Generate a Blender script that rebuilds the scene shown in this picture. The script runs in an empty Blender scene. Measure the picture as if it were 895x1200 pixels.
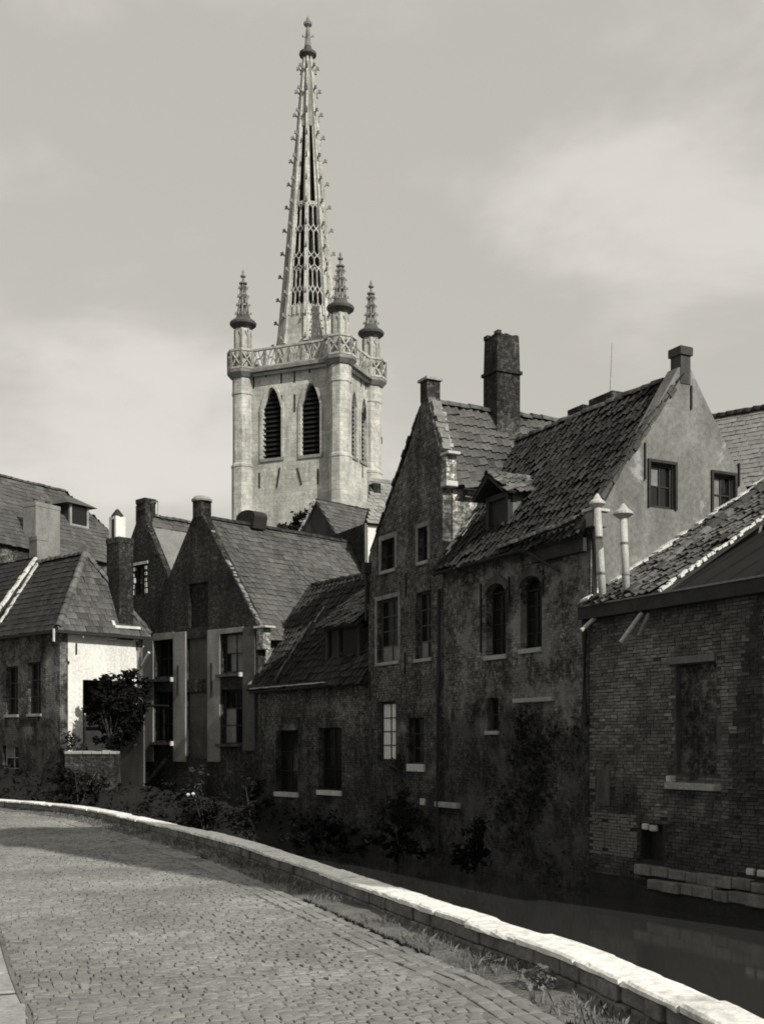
import bpy, bmesh, math, random
from mathutils import Vector, Matrix, noise
from mathutils.geometry import tessellate_polygon
rnd = random.Random(7)
sc = bpy.context.scene
C = sc.collection
R = math.radians

# ------------------------------------------------------------------ camera
FPX, CX, HY, CAMZ = 1350.0, 447.5, 870.0, 2.1        # focal length in photo pixels, centre, horizon row, eye height
cd = bpy.data.cameras.new('camera'); cam = bpy.data.objects.new('camera', cd); C.objects.link(cam)
cam.location = (0, 0, CAMZ); cam.rotation_euler = (R(90), 0, 0)
cd.sensor_fit = 'HORIZONTAL'; cd.sensor_width = 36.0; cd.lens = FPX/895.0*36.0
cd.shift_y = (HY-600.0)/895.0
cd.clip_start = 0.1; cd.clip_end = 3000
sc.camera = cam
sc.cycles.filter_width = 1.8
sc.render.resolution_x = 763; sc.render.resolution_y = 1024
# ------------------------------------------------------------------ world + sun
SUN_AZ = Vector((0.64, -0.768)); SUN_EL = R(36)
w = bpy.data.worlds.new('World'); sc.world = w; w.use_nodes = True
nt = w.node_tree; N = nt.nodes; L = nt.links
bg = N['Background']
sky = N.new('ShaderNodeTexSky'); sky.sky_type = 'NISHITA'; sky.sun_disc = False
sky.sun_elevation = SUN_EL; sky.sun_rotation = math.atan2(SUN_AZ.x, SUN_AZ.y)
sky.air_density = 1.0; sky.dust_density = 2.5; sky.ozone_density = 1.0
bw = N.new('ShaderNodeRGBToBW'); L.new(sky.outputs[0], bw.inputs[0])
mr = N.new('ShaderNodeMapRange'); mr.inputs[1].default_value = 0; mr.inputs[2].default_value = 14
mr.inputs[3].default_value = 3.3; mr.inputs[4].default_value = 6.4
L.new(bw.outputs[0], mr.inputs[0])
tc = N.new('ShaderNodeTexCoord')
mp = N.new('ShaderNodeMapping'); mp.inputs['Scale'].default_value = (1.0, 1.0, 2.2); mp.inputs['Location'].default_value = (0.3, 2.2, 0.05)
L.new(tc.outputs['Generated'], mp.inputs[0])
nz = N.new('ShaderNodeTexNoise'); nz.inputs['Scale'].default_value = 3.0; nz.inputs['Detail'].default_value = 7; nz.inputs['Roughness'].default_value = 0.54
nz.inputs['Distortion'].default_value = 0.25
L.new(mp.outputs[0], nz.inputs['Vector'])
cr = N.new('ShaderNodeMapRange'); cr.interpolation_type = 'SMOOTHSTEP'
cr.inputs[1].default_value = 0.44; cr.inputs[2].default_value = 0.68; cr.inputs[3].default_value = 0.0; cr.inputs[4].default_value = 1.25
L.new(nz.outputs[0], cr.inputs[0])
ad = N.new('ShaderNodeMath'); ad.operation = 'ADD'; L.new(mr.outputs[0], ad.inputs[0]); L.new(cr.outputs[0], ad.inputs[1])
tn = N.new('ShaderNodeMix'); tn.data_type = 'RGBA'; tn.blend_type = 'MULTIPLY'; tn.inputs[0].default_value = 1.0
tn.inputs[6].default_value = (1.0, 0.96, 0.875, 1)
L.new(ad.outputs[0], tn.inputs[7]); L.new(tn.outputs[2], bg.inputs[0])
bg.inputs[1].default_value = 0.142
sd = bpy.data.lights.new('sun', 'SUN'); sd.energy = 5.0; sd.angle = R(0.5); sd.color = (1.0, 0.955, 0.865)
sun = bpy.data.objects.new('sun', sd); C.objects.link(sun)
sv = Vector((SUN_AZ.x*math.cos(SUN_EL), SUN_AZ.y*math.cos(SUN_EL), math.sin(SUN_EL)))
sun.rotation_euler = sv.to_track_quat('Z', 'Y').to_euler(); sun.location = (30, -30, 60)
vs = sc.view_settings; vs.view_transform = 'Standard'; vs.look = 'None'; vs.exposure = 0.0; vs.gamma = 1.0; vs.use_curve_mapping = False

# ------------------------------------------------------------------ materials (all neutral greys: the photograph is black and white)
def g(v): return (v, v, v*0.985, 1)
MATS = {}
def base_nodes(name, rough):
    m = bpy.data.materials.new(name); m.use_nodes = True; MATS[name] = m
    n = m.node_tree.nodes; l = m.node_tree.links; b = n['Principled BSDF']
    b.inputs['Roughness'].default_value = rough
    b.inputs['Specular IOR Level'].default_value = 0.25
    t = n.new('ShaderNodeTexCoord')
    return m, n, l, b, t
def noise_n(n, l, vec, scale, detail=5, rough=0.6, dist=0.0):
    x = n.new('ShaderNodeTexNoise'); x.inputs['Scale'].default_value = scale; x.inputs['Detail'].default_value = detail
    x.inputs['Roughness'].default_value = rough; x.inputs['Distortion'].default_value = dist; l.new(vec, x.inputs['Vector']); return x
def ramp(n, l, fac, stops):
    r = n.new('ShaderNodeValToRGB'); e = r.color_ramp.elements
    while len(e) < len(stops): e.new(0.5)
    for i, (p, v) in enumerate(stops): e[i].position = p; e[i].color = g(v) if not isinstance(v, tuple) else v
    l.new(fac, r.inputs[0]); return r
def mixc(n, l, fac, a, b, mode='MIX'):
    x = n.new('ShaderNodeMix'); x.data_type = 'RGBA'; x.blend_type = mode
    for s, v in ((0, fac), (6, a), (7, b)):
        if isinstance(v, (int, float)):
            x.inputs[s].default_value = v if s == 0 else g(v)
        else: l.new(v, x.inputs[s])
    return x.outputs[2]
def bump_n(n, l, b, h, strength, dist, chain=None):
    x = n.new('ShaderNodeBump'); x.inputs['Strength'].default_value = strength; x.inputs['Distance'].default_value = dist
    l.new(h, x.inputs['Height'])
    if chain is not None: l.new(chain, x.inputs['Normal'])
    l.new(x.outputs[0], b.inputs['Normal']); return x.outputs[0]

def low_shade_zone(n, l, v, c, top, spread, val):
    """shade on the lowest part of a canal wall put into the colour, with ragged algae"""
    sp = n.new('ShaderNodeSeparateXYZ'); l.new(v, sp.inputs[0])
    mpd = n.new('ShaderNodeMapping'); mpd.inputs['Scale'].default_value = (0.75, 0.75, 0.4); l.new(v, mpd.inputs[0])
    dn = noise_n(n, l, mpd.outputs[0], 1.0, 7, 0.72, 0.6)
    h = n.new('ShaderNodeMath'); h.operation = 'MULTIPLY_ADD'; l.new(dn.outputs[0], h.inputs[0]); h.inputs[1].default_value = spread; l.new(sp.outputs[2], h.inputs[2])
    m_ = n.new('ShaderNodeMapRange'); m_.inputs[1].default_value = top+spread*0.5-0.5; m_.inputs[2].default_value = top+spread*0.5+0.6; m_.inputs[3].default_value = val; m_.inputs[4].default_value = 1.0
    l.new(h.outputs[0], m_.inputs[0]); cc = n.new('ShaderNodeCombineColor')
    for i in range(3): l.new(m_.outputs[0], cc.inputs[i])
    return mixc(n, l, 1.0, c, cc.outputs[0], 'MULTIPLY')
def mat(name, base, var=0.35, scale=1.2, fine=22, rough=0.9, bump=0.35, bdist=0.02, tint=False, streak=0.0, stain=None, ashlar=None, low_shade=None, spec=None):
    m, n, l, b, t = base_nodes(name, rough)
    v = t.outputs['Object']
    a = noise_n(n, l, v, scale, 6, 0.65)
    f = noise_n(n, l, v, fine, 4, 0.7)
    c1 = ramp(n, l, a.outputs[0], [(0.3, base*(1-var)), (0.52, base), (0.72, base*(1+var))]).outputs[0]
    c2 = ramp(n, l, f.outputs[0], [(0.3, 0.72), (0.7, 1.25)]).outputs[0]
    c = mixc(n, l, 1.0, c1, c2, 'MULTIPLY')
    if streak:
        mpn = n.new('ShaderNodeMapping'); mpn.inputs['Scale'].default_value = (1.1, 1.1, 0.3); l.new(v, mpn.inputs[0])
        s = noise_n(n, l, mpn.outputs[0], 1.1, 6, 0.7, 0.5)
        sr = ramp(n, l, s.outputs[0], [(0.38, 1-streak), (0.58, 1.0)]).outputs[0]
        c = mixc(n, l, 1.0, c, sr, 'MULTIPLY')
    if stain:
        lo, hi, val, sca = stain
        s = noise_n(n, l, v, sca, 7, 0.7, 0.3)
        sm = ramp(n, l, s.outputs[0], [(lo, 0.0), (hi, 1.0)]).outputs[0]
        c = mixc(n, l, sm, c, val)
    if ashlar:
        sp = n.new('ShaderNodeSeparateXYZ'); l.new(v, sp.inputs[0]); ma = n.new('ShaderNodeMath'); ma.operation = 'ADD'; l.new(sp.outputs[0], ma.inputs[0]); l.new(sp.outputs[1], ma.inputs[1])
        cb = n.new('ShaderNodeCombineXYZ'); l.new(ma.outputs[0], cb.inputs[0]); l.new(sp.outputs[2], cb.inputs[1])
        br = n.new('ShaderNodeTexBrick'); l.new(cb.outputs[0], br.inputs['Vector']); br.inputs['Scale'].default_value = 1
        br.inputs['Brick Width'].default_value = ashlar[0]; br.inputs['Row Height'].default_value = ashlar[1]; br.inputs['Mortar Size'].default_value = 0.02; br.inputs['Mortar Smooth'].default_value = 0.4
        br.inputs['Color1'].default_value = g(0.86); br.inputs['Color2'].default_value = g(1.08); br.inputs['Mortar'].default_value = g(0.68)
        c = mixc(n, l, 1.0, c, br.outputs[0], 'MULTIPLY')
    if low_shade: c = low_shade_zone(n, l, v, c, *low_shade)  # shade low on the canal walls, painted into the base colour
    if spec is not None: b.inputs['Specular IOR Level'].default_value = spec
    if tint:
        at = n.new('ShaderNodeAttribute'); at.attribute_name = 'tint'
        cc = n.new('ShaderNodeCombineColor')
        for i in range(3): l.new(at.outputs['Fac'], cc.inputs[i])
        c = mixc(n, l, 1.0, c, cc.outputs[0], 'MULTIPLY')
    l.new(c, b.inputs['Base Color'])
    if bump: bump_n(n, l, b, f.outputs[0], bump, bdist)
    return m

def brick_mat(name, c1, c2, mort, plaster=None, plo=0.56, phi=0.62, low_shade=None, bump=0.7):
    m, n, l, b, t = base_nodes(name, 0.93)
    v = t.outputs['Object']
    wob = noise_n(n, l, v, 3.0, 3, 0.6)
    sp = n.new('ShaderNodeSeparateXYZ'); l.new(v, sp.inputs[0])
    ma = n.new('ShaderNodeMath'); ma.operation = 'ADD'; l.new(sp.outputs[0], ma.inputs[0]); l.new(sp.outputs[1], ma.inputs[1])
    wz = n.new('ShaderNodeMath'); wz.operation = 'MULTIPLY_ADD'; l.new(wob.outputs[0], wz.inputs[0]); wz.inputs[1].default_value = 0.05; l.new(sp.outputs[2], wz.inputs[2])
    cb = n.new('ShaderNodeCombineXYZ'); l.new(ma.outputs[0], cb.inputs[0]); l.new(wz.outputs[0], cb.inputs[1])
    br = n.new('ShaderNodeTexBrick'); l.new(cb.outputs[0], br.inputs['Vector'])
    br.inputs['Scale'].default_value = 1; br.inputs['Brick Width'].default_value = 0.23; br.inputs['Row Height'].default_value = 0.078
    br.inputs['Mortar Size'].default_value = 0.011; br.inputs['Mortar Smooth'].default_value = 0.3; br.inputs['Bias'].default_value = -0.1
    br.inputs['Color1'].default_value = g(c1); br.inputs['Color2'].default_value = g(c2); br.inputs['Mortar'].default_value = g(mort)
    big = noise_n(n, l, v, 0.55, 6, 0.7)
    fine = noise_n(n, l, v, 7, 7, 0.8)
    c = mixc(n, l, 1.0, br.outputs[0], ramp(n, l, big.outputs[0], [(0.3, 0.35), (0.5, 0.95), (0.68, 2.2)]).outputs[0], 'MULTIPLY')
    c = mixc(n, l, 1.0, c, ramp(n, l, fine.outputs[0], [(0.38, 0.35), (0.5, 0.85), (0.62, 2.8)]).outputs[0], 'MULTIPLY')
    mps = n.new('ShaderNodeMapping'); mps.inputs['Scale'].default_value = (1.9, 1.9, 0.16); l.new(v, mps.inputs[0])
    rs = noise_n(n, l, mps.outputs[0], 1.2, 6, 0.7, 0.3)
    c = mixc(n, l, 1.0, c, ramp(n, l, rs.outputs[0], [(0.36, 0.5), (0.5, 1.0), (0.66, 1.35)]).outputs[0], 'MULTIPLY')
    h = br.outputs['Fac']
    inv = n.new('ShaderNodeMath'); inv.operation = 'SUBTRACT'; inv.inputs[0].default_value = 1.0; l.new(h, inv.inputs[1])
    hh = n.new('ShaderNodeMath'); hh.operation = 'MULTIPLY_ADD'; l.new(fine.outputs[0], hh.inputs[0]); hh.inputs[1].default_value = 1.3; l.new(inv.outputs[0], hh.inputs[2])
    if plaster:
        pn = noise_n(n, l, v, 1.1, 8, 0.72, 0.4)
        pm = ramp(n, l, pn.outputs[0], [(plo, 0.0), (phi, 1.0)]).outputs[0]
        pv = noise_n(n, l, v, 2.3, 5, 0.6)
        pc = ramp(n, l, pv.outputs[0], [(0.3, plaster*0.7), (0.7, plaster*1.25)]).outputs[0]
        c = mixc(n, l, pm, c, pc)
    if low_shade: c = low_shade_zone(n, l, v, c, *low_shade)
    l.new(c, b.inputs['Base Color'])
    med = noise_n(n, l, v, 4.5, 5, 0.7)
    c0 = bump_n(n, l, b, med.outputs[0], 0.8, 0.09)
    bump_n(n, l, b, hh.outputs[0], bump, 0.025, c0)
    return m

mat('limestone', 0.45, 0.25, 0.35, 4, 0.9, 0.5, 0.06, streak=0.3, ashlar=(0.95, 0.42), stain=(0.55, 0.72, 0.25, 0.3))
mat('limestone_weathered', 0.2, 0.4, 0.8, 6, 0.9, 0.4, 0.04)
mat('limestone_blackened', 0.075, 0.4, 0.8, 6, 0.9, 0.4, 0.04)
mat('belfry_timber', 0.009, 0.3, 2, 20, 0.9)
brick_mat('brick_soot', 0.038, 0.075, 0.085, 0.15, 0.53, 0.66, low_shade=(2.2, 7.0, 0.42))
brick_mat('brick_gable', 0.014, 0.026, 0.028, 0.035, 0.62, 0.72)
brick_mat('brick_patchy', 0.045, 0.085, 0.095, 0.18, 0.47, 0.62, low_shade=(2.8, 7.0, 0.34))
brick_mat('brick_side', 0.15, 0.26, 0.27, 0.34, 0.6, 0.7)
brick_mat('brick_chimney', 0.02, 0.034, 0.03)
mat('mortar_old', 0.055, 0.4, 1.5, 14, 0.95, 0.6, 0.02, low_shade=(1.2, 7.5, 0.4))
mat('brick_unit', 0.125, 0.5, 0.9, 12, 0.92, 0.6, 0.01, tint=True, low_shade=(1.2, 7.5, 0.4))
mat('plaster_grey', 0.175, 0.2, 0.7, 9, 0.92, 0.45, 0.02, streak=0.25, stain=(0.585, 0.65, 0.27, 1.0))
mat('plaster_pale', 0.21, 0.2, 0.9, 16, 0.92, 0.5, 0.02, streak=0.3)
mat('plaster_dull', 0.075, 0.35, 0.9, 12, 0.92, 0.5, 0.02, streak=0.4)
mat('whitewash', 0.66, 0.1, 0.8, 10, 0.9, 0.3, 0.015, streak=0.15)
mat('stone_pale', 0.42, 0.25, 2.0, 18, 0.9, 0.4, 0.01)
mat('stone_sill', 0.27, 0.3, 2.0, 18, 0.9, 0.4, 0.01)
mat('coping_stone', 0.7, 0.16, 1.5, 12, 0.9, 0.6, 0.02, stain=(0.56, 0.7, 0.3, 1.6))
mat('parapet_stone', 0.15, 0.5, 2.5, 14, 0.93, 0.7, 0.03)
mat('mortar_white', 0.55, 0.25, 3.0, 25, 0.9, 0.5, 0.02)
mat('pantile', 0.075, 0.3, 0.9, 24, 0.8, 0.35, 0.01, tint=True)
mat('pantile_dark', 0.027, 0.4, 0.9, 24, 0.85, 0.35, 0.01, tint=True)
mat('pantile_lit', 0.11, 0.4, 1.1, 24, 0.8, 0.35, 0.01, tint=True)  # paler copy of pantile with sunlight put into its colour
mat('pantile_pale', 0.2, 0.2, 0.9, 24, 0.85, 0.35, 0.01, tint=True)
mat('slate', 0.075, 0.25, 0.8, 16, 0.75, 0.35, 0.01, tint=True)
mat('bitumen', 0.007, 0.3, 1.5, 30, 1.0, 0.4, 0.01)
mat('sash_black', 0.012, 0.3, 2.0, 18, 0.8, 0.2, 0.01)
mat('timber_dark', 0.03, 0.35, 2.0, 18, 0.85, 0.3, 0.01)
mat('timber_grey', 0.12, 0.3, 2.0, 18, 0.85, 0.3, 0.01)
mat('frame_paint', 0.06, 0.3, 3.0, 18, 0.7, 0.2, 0.005)
mat('frame_pale', 0.3, 0.2, 3.0, 18, 0.7, 0.2, 0.005)
mat('window_stone', 0.17, 0.45, 2.5, 9, 0.9, 0.6, 0.02)
mat('quay_stone', 0.14, 0.5, 2.0, 9, 0.9, 0.6, 0.02)
mat('iron', 0.022, 0.3, 4.0, 30, 0.7, 0.2, 0.005)
mat('zinc', 0.36, 0.2, 2.0, 20, 0.55, 0.2, 0.005)
mat('lead_sheet', 0.16, 0.2, 1.5, 12, 0.6, 0.2, 0.01)
mat('curtain', 0.16, 0.25, 3.0, 10, 0.95, 0.2, 0.02)
mat('pane_sky_pale', 0.62, 0.12, 2.0, 10, 0.9, 0.2, 0.01)  # opaque panes with the reflected sky painted in as a pale tone
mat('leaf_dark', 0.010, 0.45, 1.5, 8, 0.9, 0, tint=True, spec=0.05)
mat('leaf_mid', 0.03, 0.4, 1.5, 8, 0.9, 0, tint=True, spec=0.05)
mat('grass_dry', 0.10, 0.4, 1.5, 8, 0.85, 0, tint=True)
mat('petal', 0.55, 0.1, 3, 10, 0.8, 0)
mat('bark', 0.05, 0.4, 4, 20, 0.95, 0.6, 0.02)
mat('soil', 0.055, 0.4, 1.2, 20, 0.95, 0.8, 0.03)
mat('verge_earth', 0.12, 0.4, 1.6, 14, 0.95, 0.9, 0.04)
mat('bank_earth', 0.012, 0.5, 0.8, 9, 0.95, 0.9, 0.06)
mat('sett_stone', 0.205, 0.3, 0.45, 20, 0.75, 0.5, 0.008, tint=True, stain=(0.52, 0.72, 0.13, 0.6))
mat('joint_sand', 0.15, 0.35, 1.2, 25, 0.95, 0.6, 0.01)
mat('kerb_stone', 0.27, 0.2, 1.2, 16, 0.9, 0.5, 0.01)
mat('pavement_stone', 0.24, 0.25, 1.2, 16, 0.9, 0.5, 0.01)
mat('ground_far', 0.09, 0.4, 0.05, 2, 0.95, 0.2, 0.05)
# glass and water
def glossy(name, base, rough, spec, wave=None):
    m, n, l, b, t = base_nodes(name, rough)
    b.inputs['Base Color'].default_value = g(base); b.inputs['Specular IOR Level'].default_value = spec
    if wave:
        f = noise_n(n, l, t.outputs['Object'], wave[0], 3, 0.5)
        bump_n(n, l, b, f.outputs[0], wave[1], wave[2])
    return m
glossy('glass', 0.008, 0.12, 0.4, (3.0, 0.15, 0.01))
glossy('water', 0.03, 0.07, 0.7, (1.1, 0.12, 0.04))

# ------------------------------------------------------------------ mesh helpers
class MB:
    def __init__(s): s.v = []; s.f = []; s.t = []
    def add(s, vs, fs, tint=1.0):
        o = len(s.v); s.v += [tuple(p) for p in vs]; s.f += [tuple(i+o for i in q) for q in fs]; s.t += [tint]*len(fs)
        return s
    def box(s, x0, x1, y0, y1, z0, z1, tint=1.0, M=None):
        vs = [Vector((x, y, z)) for z in (z0, z1) for y in (y0, y1) for x in (x0, x1)]
        if M is not None: vs = [M @ q for q in vs]
        return s.add(vs, [(0, 2, 3, 1), (4, 5, 7, 6), (0, 1, 5, 4), (2, 6, 7, 3), (0, 4, 6, 2), (1, 3, 7, 5)], tint)
    def bar(s, p, q, w, h=None, up=(0, 0, 1), tint=1.0):
        p = Vector(p); q = Vector(q); d = q-p; ln = d.length
        if ln < 1e-6: return s
        d /= ln; u = Vector(up); a = d.cross(u)
        if a.length < 1e-4: a = d.cross(Vector((1, 0, 0)))
        a.normalize(); b = a.cross(d); h = h or w
        vs = []
        for e in (p, q):
            for (i, j) in ((-1, -1), (1, -1), (1, 1), (-1, 1)): vs.append(e+a*(i*w/2)+b*(j*h/2))
        return s.add(vs, [(3, 2, 1, 0), (4, 5, 6, 7), (0, 1, 5, 4), (1, 2, 6, 5), (2, 3, 7, 6), (3, 0, 4, 7)], tint)
    def tube(s, pts, r, seg=8, caps=True):
        pts = [Vector(p) for p in pts]; rs = r if isinstance(r, (list, tuple)) else [r]*len(pts); o = len(s.v)
        for i, p in enumerate(pts):
            d = (pts[min(i+1, len(pts)-1)]-pts[max(i-1, 0)]).normalized()
            a = d.cross(Vector((0, 0, 1)))
            if a.length < 1e-3: a = Vector((1, 0, 0))
            a.normalize(); b = a.cross(d)
            for k in range(seg):
                an = 2*math.pi*k/seg; s.v.append(tuple(p+(a*math.cos(an)+b*math.sin(an))*rs[i]))
        for i in range(len(pts)-1):
            for k in range(seg):
                s.f.append((o+i*seg+k, o+i*seg+(k+1) % seg, o+(i+1)*seg+(k+1) % seg, o+(i+1)*seg+k)); s.t.append(1.0)
        if caps:
            s.f.append(tuple(o+k for k in range(seg))[::-1]); s.f.append(tuple(o+(len(pts)-1)*seg+k for k in range(seg))); s.t += [1.0, 1.0]
        return s
    def lathe(s, cx, cy, prof, seg=8, a0=0.0, caps=True):
        o = len(s.v)
        for (r, z) in prof:
            for k in range(seg):
                an = a0+2*math.pi*k/seg; s.v.append((cx+r*math.cos(an), cy+r*math.sin(an), z))
        for i in range(len(prof)-1):
            for k in range(seg):
                s.f.append((o+i*seg+k, o+i*seg+(k+1) % seg, o+(i+1)*seg+(k+1) % seg, o+(i+1)*seg+k)); s.t.append(1.0)
        if caps:
            s.f.append(tuple(o+k for k in range(seg))[::-1]); s.f.append(tuple(o+(len(prof)-1)*seg+k for k in range(seg))); s.t += [1.0, 1.0]
        return s
    def mesh(s, name, material, smooth=False):
        me = bpy.data.meshes.new(name); me.from_pydata(s.v, [], s.f)
        a = me.attributes.new('tint', 'FLOAT', 'FACE'); a.data.foreach_set('value', s.t)
        if smooth: me.polygons.foreach_set('use_smooth', [True]*len(me.polygons))
        me.materials.append(MATS[material]); me.update(); return me
    def build(s, name, material, parent=None, smooth=False, kind=None, label=None, bevel=0):
        me = s.mesh(name, material, smooth)
        return link(name, me, parent, kind, label, bevel)
def link(name, me, parent=None, kind=None, label=None, bevel=0, M=None):
    o = bpy.data.objects.new(name, me); C.objects.link(o); o.parent = parent
    if M is not None: o.matrix_basis = M
    if kind: o['kind'] = kind
    if label: o['label'] = label
    if bevel:
        md = o.modifiers.new('bevel', 'BEVEL'); md.width = bevel; md.segments = 2; md.limit_method = 'ANGLE'
    return o
def tag(o, label, cat, group=None, kind=None):
    o['label'] = label; o['category'] = cat
    if group: o['group'] = group
    if kind: o['kind'] = kind
    return o
def thing(name, label, cat, loc, xdir=(1, 0), group=None):
    o = bpy.data.objects.new(name, None); C.objects.link(o); o.empty_display_size = 0.3
    xd = Vector(xdir).normalized()
    o.location = loc; o.rotation_euler = (0, 0, math.atan2(xd.y, xd.x))
    FR[o.name] = (Vector(loc), xd)
    return tag(o, label, cat, group)
FR = {}
def loc2w(root, p):
    lo, xd = FR[root.name]
    return Vector((lo.x+xd.x*p[0]-xd.y*p[1], lo.y+xd.y*p[0]+xd.x*p[1], lo.z+p[2]))
def ray(root, px, py):
    lo, xd = FR[root.name]
    d = Vector(((px-CX)/FPX, 1.0, (HY-py)/FPX)); o = Vector((0, 0, CAMZ))-lo
    f = lambda q: Vector((q.x*xd.x+q.y*xd.y, -q.x*xd.y+q.y*xd.x, q.z))
    return f(o), f(d)
def fp(root, px, py, y=0.0):          # point of the facade plane y seen at a pixel, house coordinates
    o, d = ray(root, px, py); t = (y-o.y)/d.y; p = o+d*t; return p.x, p.z
def fs(root, px, py, x):              # the same on an end wall x
    o, d = ray(root, px, py); t = (x-o.x)/d.x; p = o+d*t; return p.y, p.z

def wall(root, name, outline, holes, plane, thick, material, axis='x', flip=False, label=None):
    """A wall of real thickness with openings; outline and holes are (along, height) polygons."""
    polys = [outline]+holes
    flat = [p for q in polys for p in q]
    tris = tessellate_polygon([[Vector((a, b, 0)) for a, b in q] for q in polys])
    def P(a, b, d):
        return (a, plane+d, b) if axis == 'x' else (plane-d if not flip else plane+d, a, b)
    n = len(flat); mb = MB()
    mb.v = [P(a, b, 0) for a, b in flat]+[P(a, b, thick) for a, b in flat]
    mb.f = [tuple(t) for t in tris]+[tuple(i+n for i in t[::-1]) for t in tris]
    o = 0
    for q in polys:
        k = len(q)
        for i in range(k):
            j = (i+1) % k; mb.f.append((o+i, o+j, o+j+n, o+i+n))
        o += k
    mb.t = [1.0]*len(mb.f)
    me = mb.mesh(name, material)
    bm = bmesh.new(); bm.from_mesh(me); bmesh.ops.recalc_face_normals(bm, faces=bm.faces); bm.to_mesh(me); bm.free()
    return link(name, me, root, label=label)
def rect(x0, x1, z0, z1): return [(x0, z0), (x1, z0), (x1, z1), (x0, z1)]
def arch(x0, x1, z0, z1, rise, n=8, pointed=False):
    if x0 > x1: x0, x1 = x1, x0
    pts = [(x0, z0), (x1, z0)]; cx = (x0+x1)/2; hw = (x1-x0)/2
    for i in range(n+1):
        u = 1-2*i/n
        if pointed: h = 1-abs(u)**2.1
        else: h = math.sqrt(max(0, 1-(u*0.98)**2))
        pts.append((cx+hw*u, z1-rise+rise*h))
    return pts
def frect(root, x0, y0, x1, y1, plane=0.0):
    """a facade rectangle from its upper left and lower right corner in the photograph"""
    xm = (x0+x1)/2
    a, _ = fp(root, x0, (y0+y1)/2, plane); b, _ = fp(root, x1, (y0+y1)/2, plane)
    _, zt = fp(root, xm, y0, plane); _, zb = fp(root, xm, y1, plane)
    return a, b, zb, zt
def srect(root, x0, y0, x1, y1, x):
    xm = (x0+x1)/2
    a, _ = fs(root, x0, (y0+y1)/2, x); b, _ = fs(root, x1, (y0+y1)/2, x)
    _, zt = fs(root, xm, y0, x); _, zb = fs(root, xm, y1, x)
    return a, b, zb, zt

def window(root, r, plane, nx=2, nz=3, frame='frame_paint', depth=0.16, sill='stone_sill', axis='x', bw_=0.055, special=None,
           surround=None, sw=0.14, sillw=0.1, sillz=0.1, arched=0.0, pale=()):
    """frame with panes set back in an opening; r = (a0, a1, z0, z1). Returns the window part; panes, sill, surround are its sub-parts."""
    a0, a1, z0, z1 = r
    if axis == 'x': T = Matrix.Identity(4); T.translation = (0, plane, 0)
    else: T = Matrix(((0, -1, 0, plane), (1, 0, 0, 0), (0, 0, 1, 0), (0, 0, 0, 1)))       # outwards is +x
    d = depth
    mb = MB()
    zt = z1-arched
    mb.box(a0, a0+bw_, d, d+0.07, z0, z1-arched*0.75, M=T); mb.box(a1-bw_, a1, d, d+0.07, z0, z1-arched*0.75, M=T)
    mb.box(a0+bw_, a1-bw_, d, d+0.07, z0, z0+bw_, M=T)
    if arched: 
        pts = arch(a0, a1, z0, z1, arched)[2:]
        for p, q in zip(pts, pts[1:]): mb.bar(T @ Vector((p[0], d+0.035, p[1]-0.03)), T @ Vector((q[0], d+0.035, q[1]-0.03)), 0.07, 0.07, up=T.to_3x3() @ Vector((0, 1, 0)))
        mb.box(a0+bw_, a1-bw_, d+0.005, d+0.065, zt-bw_*0.6, zt+bw_*0.6, M=T)
    else: mb.box(a0+bw_, a1-bw_, d, d+0.07, z1-bw_, z1, M=T)
    w_ = (a1-a0-2*bw_)/nx; h_ = (zt-z0-2*bw_)/nz
    for i in range(1, nx):
        x = a0+bw_+w_*i; mb.box(x-0.02, x+0.02, d+0.012, d+0.06, z0+bw_, zt-bw_*0.5, M=T)
    for j in range(1, nz):
        z = z0+bw_+h_*j; mb.box(a0+bw_, a1-bw_, d+0.016, d+0.056, z-0.016, z+0.016, M=T)
    wd = mb.build('window', frame, root)
    for i in range(nx):
        for j in range(nz):
            x = a0+bw_+w_*i; z = z0+bw_+h_*j
            tl = rnd.uniform(-0.004, 0.004)
            pm = MB().add([T @ Vector((x, d+0.04+tl, z)), T @ Vector((x+w_, d+0.04-tl, z)), T @ Vector((x+w_, d+0.042, z+h_)), T @ Vector((x, d+0.038, z+h_)),
                           T @ Vector((x, d+0.048, z)), T @ Vector((x+w_, d+0.048, z)), T @ Vector((x+w_, d+0.05, z+h_)), T @ Vector((x, d+0.05, z+h_))],
                          [(0, 1, 2, 3), (7, 6, 5, 4), (0, 4, 5, 1), (2, 6, 7, 3), (1, 5, 6, 2), (0, 3, 7, 4)])
            pm.build('pane', special if (special and (i, j) in pale) else 'glass', wd)
    if arched:
        pts = arch(a0+0.02, a1-0.02, zt, z1-0.02, arched-0.02)[2:]
        k = len(pts); ctr = ((a0+a1)/2, zt)
        pm = MB().add([T @ Vector((p[0], d+0.045, p[1])) for p in pts], [tuple(range(k))])
        pm.build('pane', 'glass', wd)
    if sill:
        MB().box(a0-sillw*0.5, a1+sillw*0.5, -0.07, d, z0-sillz, z0+0.004, M=T).build('sill', sill, wd, bevel=0.01)
    if surround:
        sb = MB()
        zl = z0 - (0 if sill else 0)
        sb.box(a0-sw, a0-0.001, -0.035, 0.1, zl, z1, M=T); sb.box(a1+0.001, a1+sw, -0.035, 0.1, zl, z1, M=T)
        sb.box(a0-sw, a1+sw, -0.038, 0.1, z1+0.001, z1+sw*1.1, M=T)
        sb.build('surround', surround, wd, bevel=0.012)
    return wd

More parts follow.
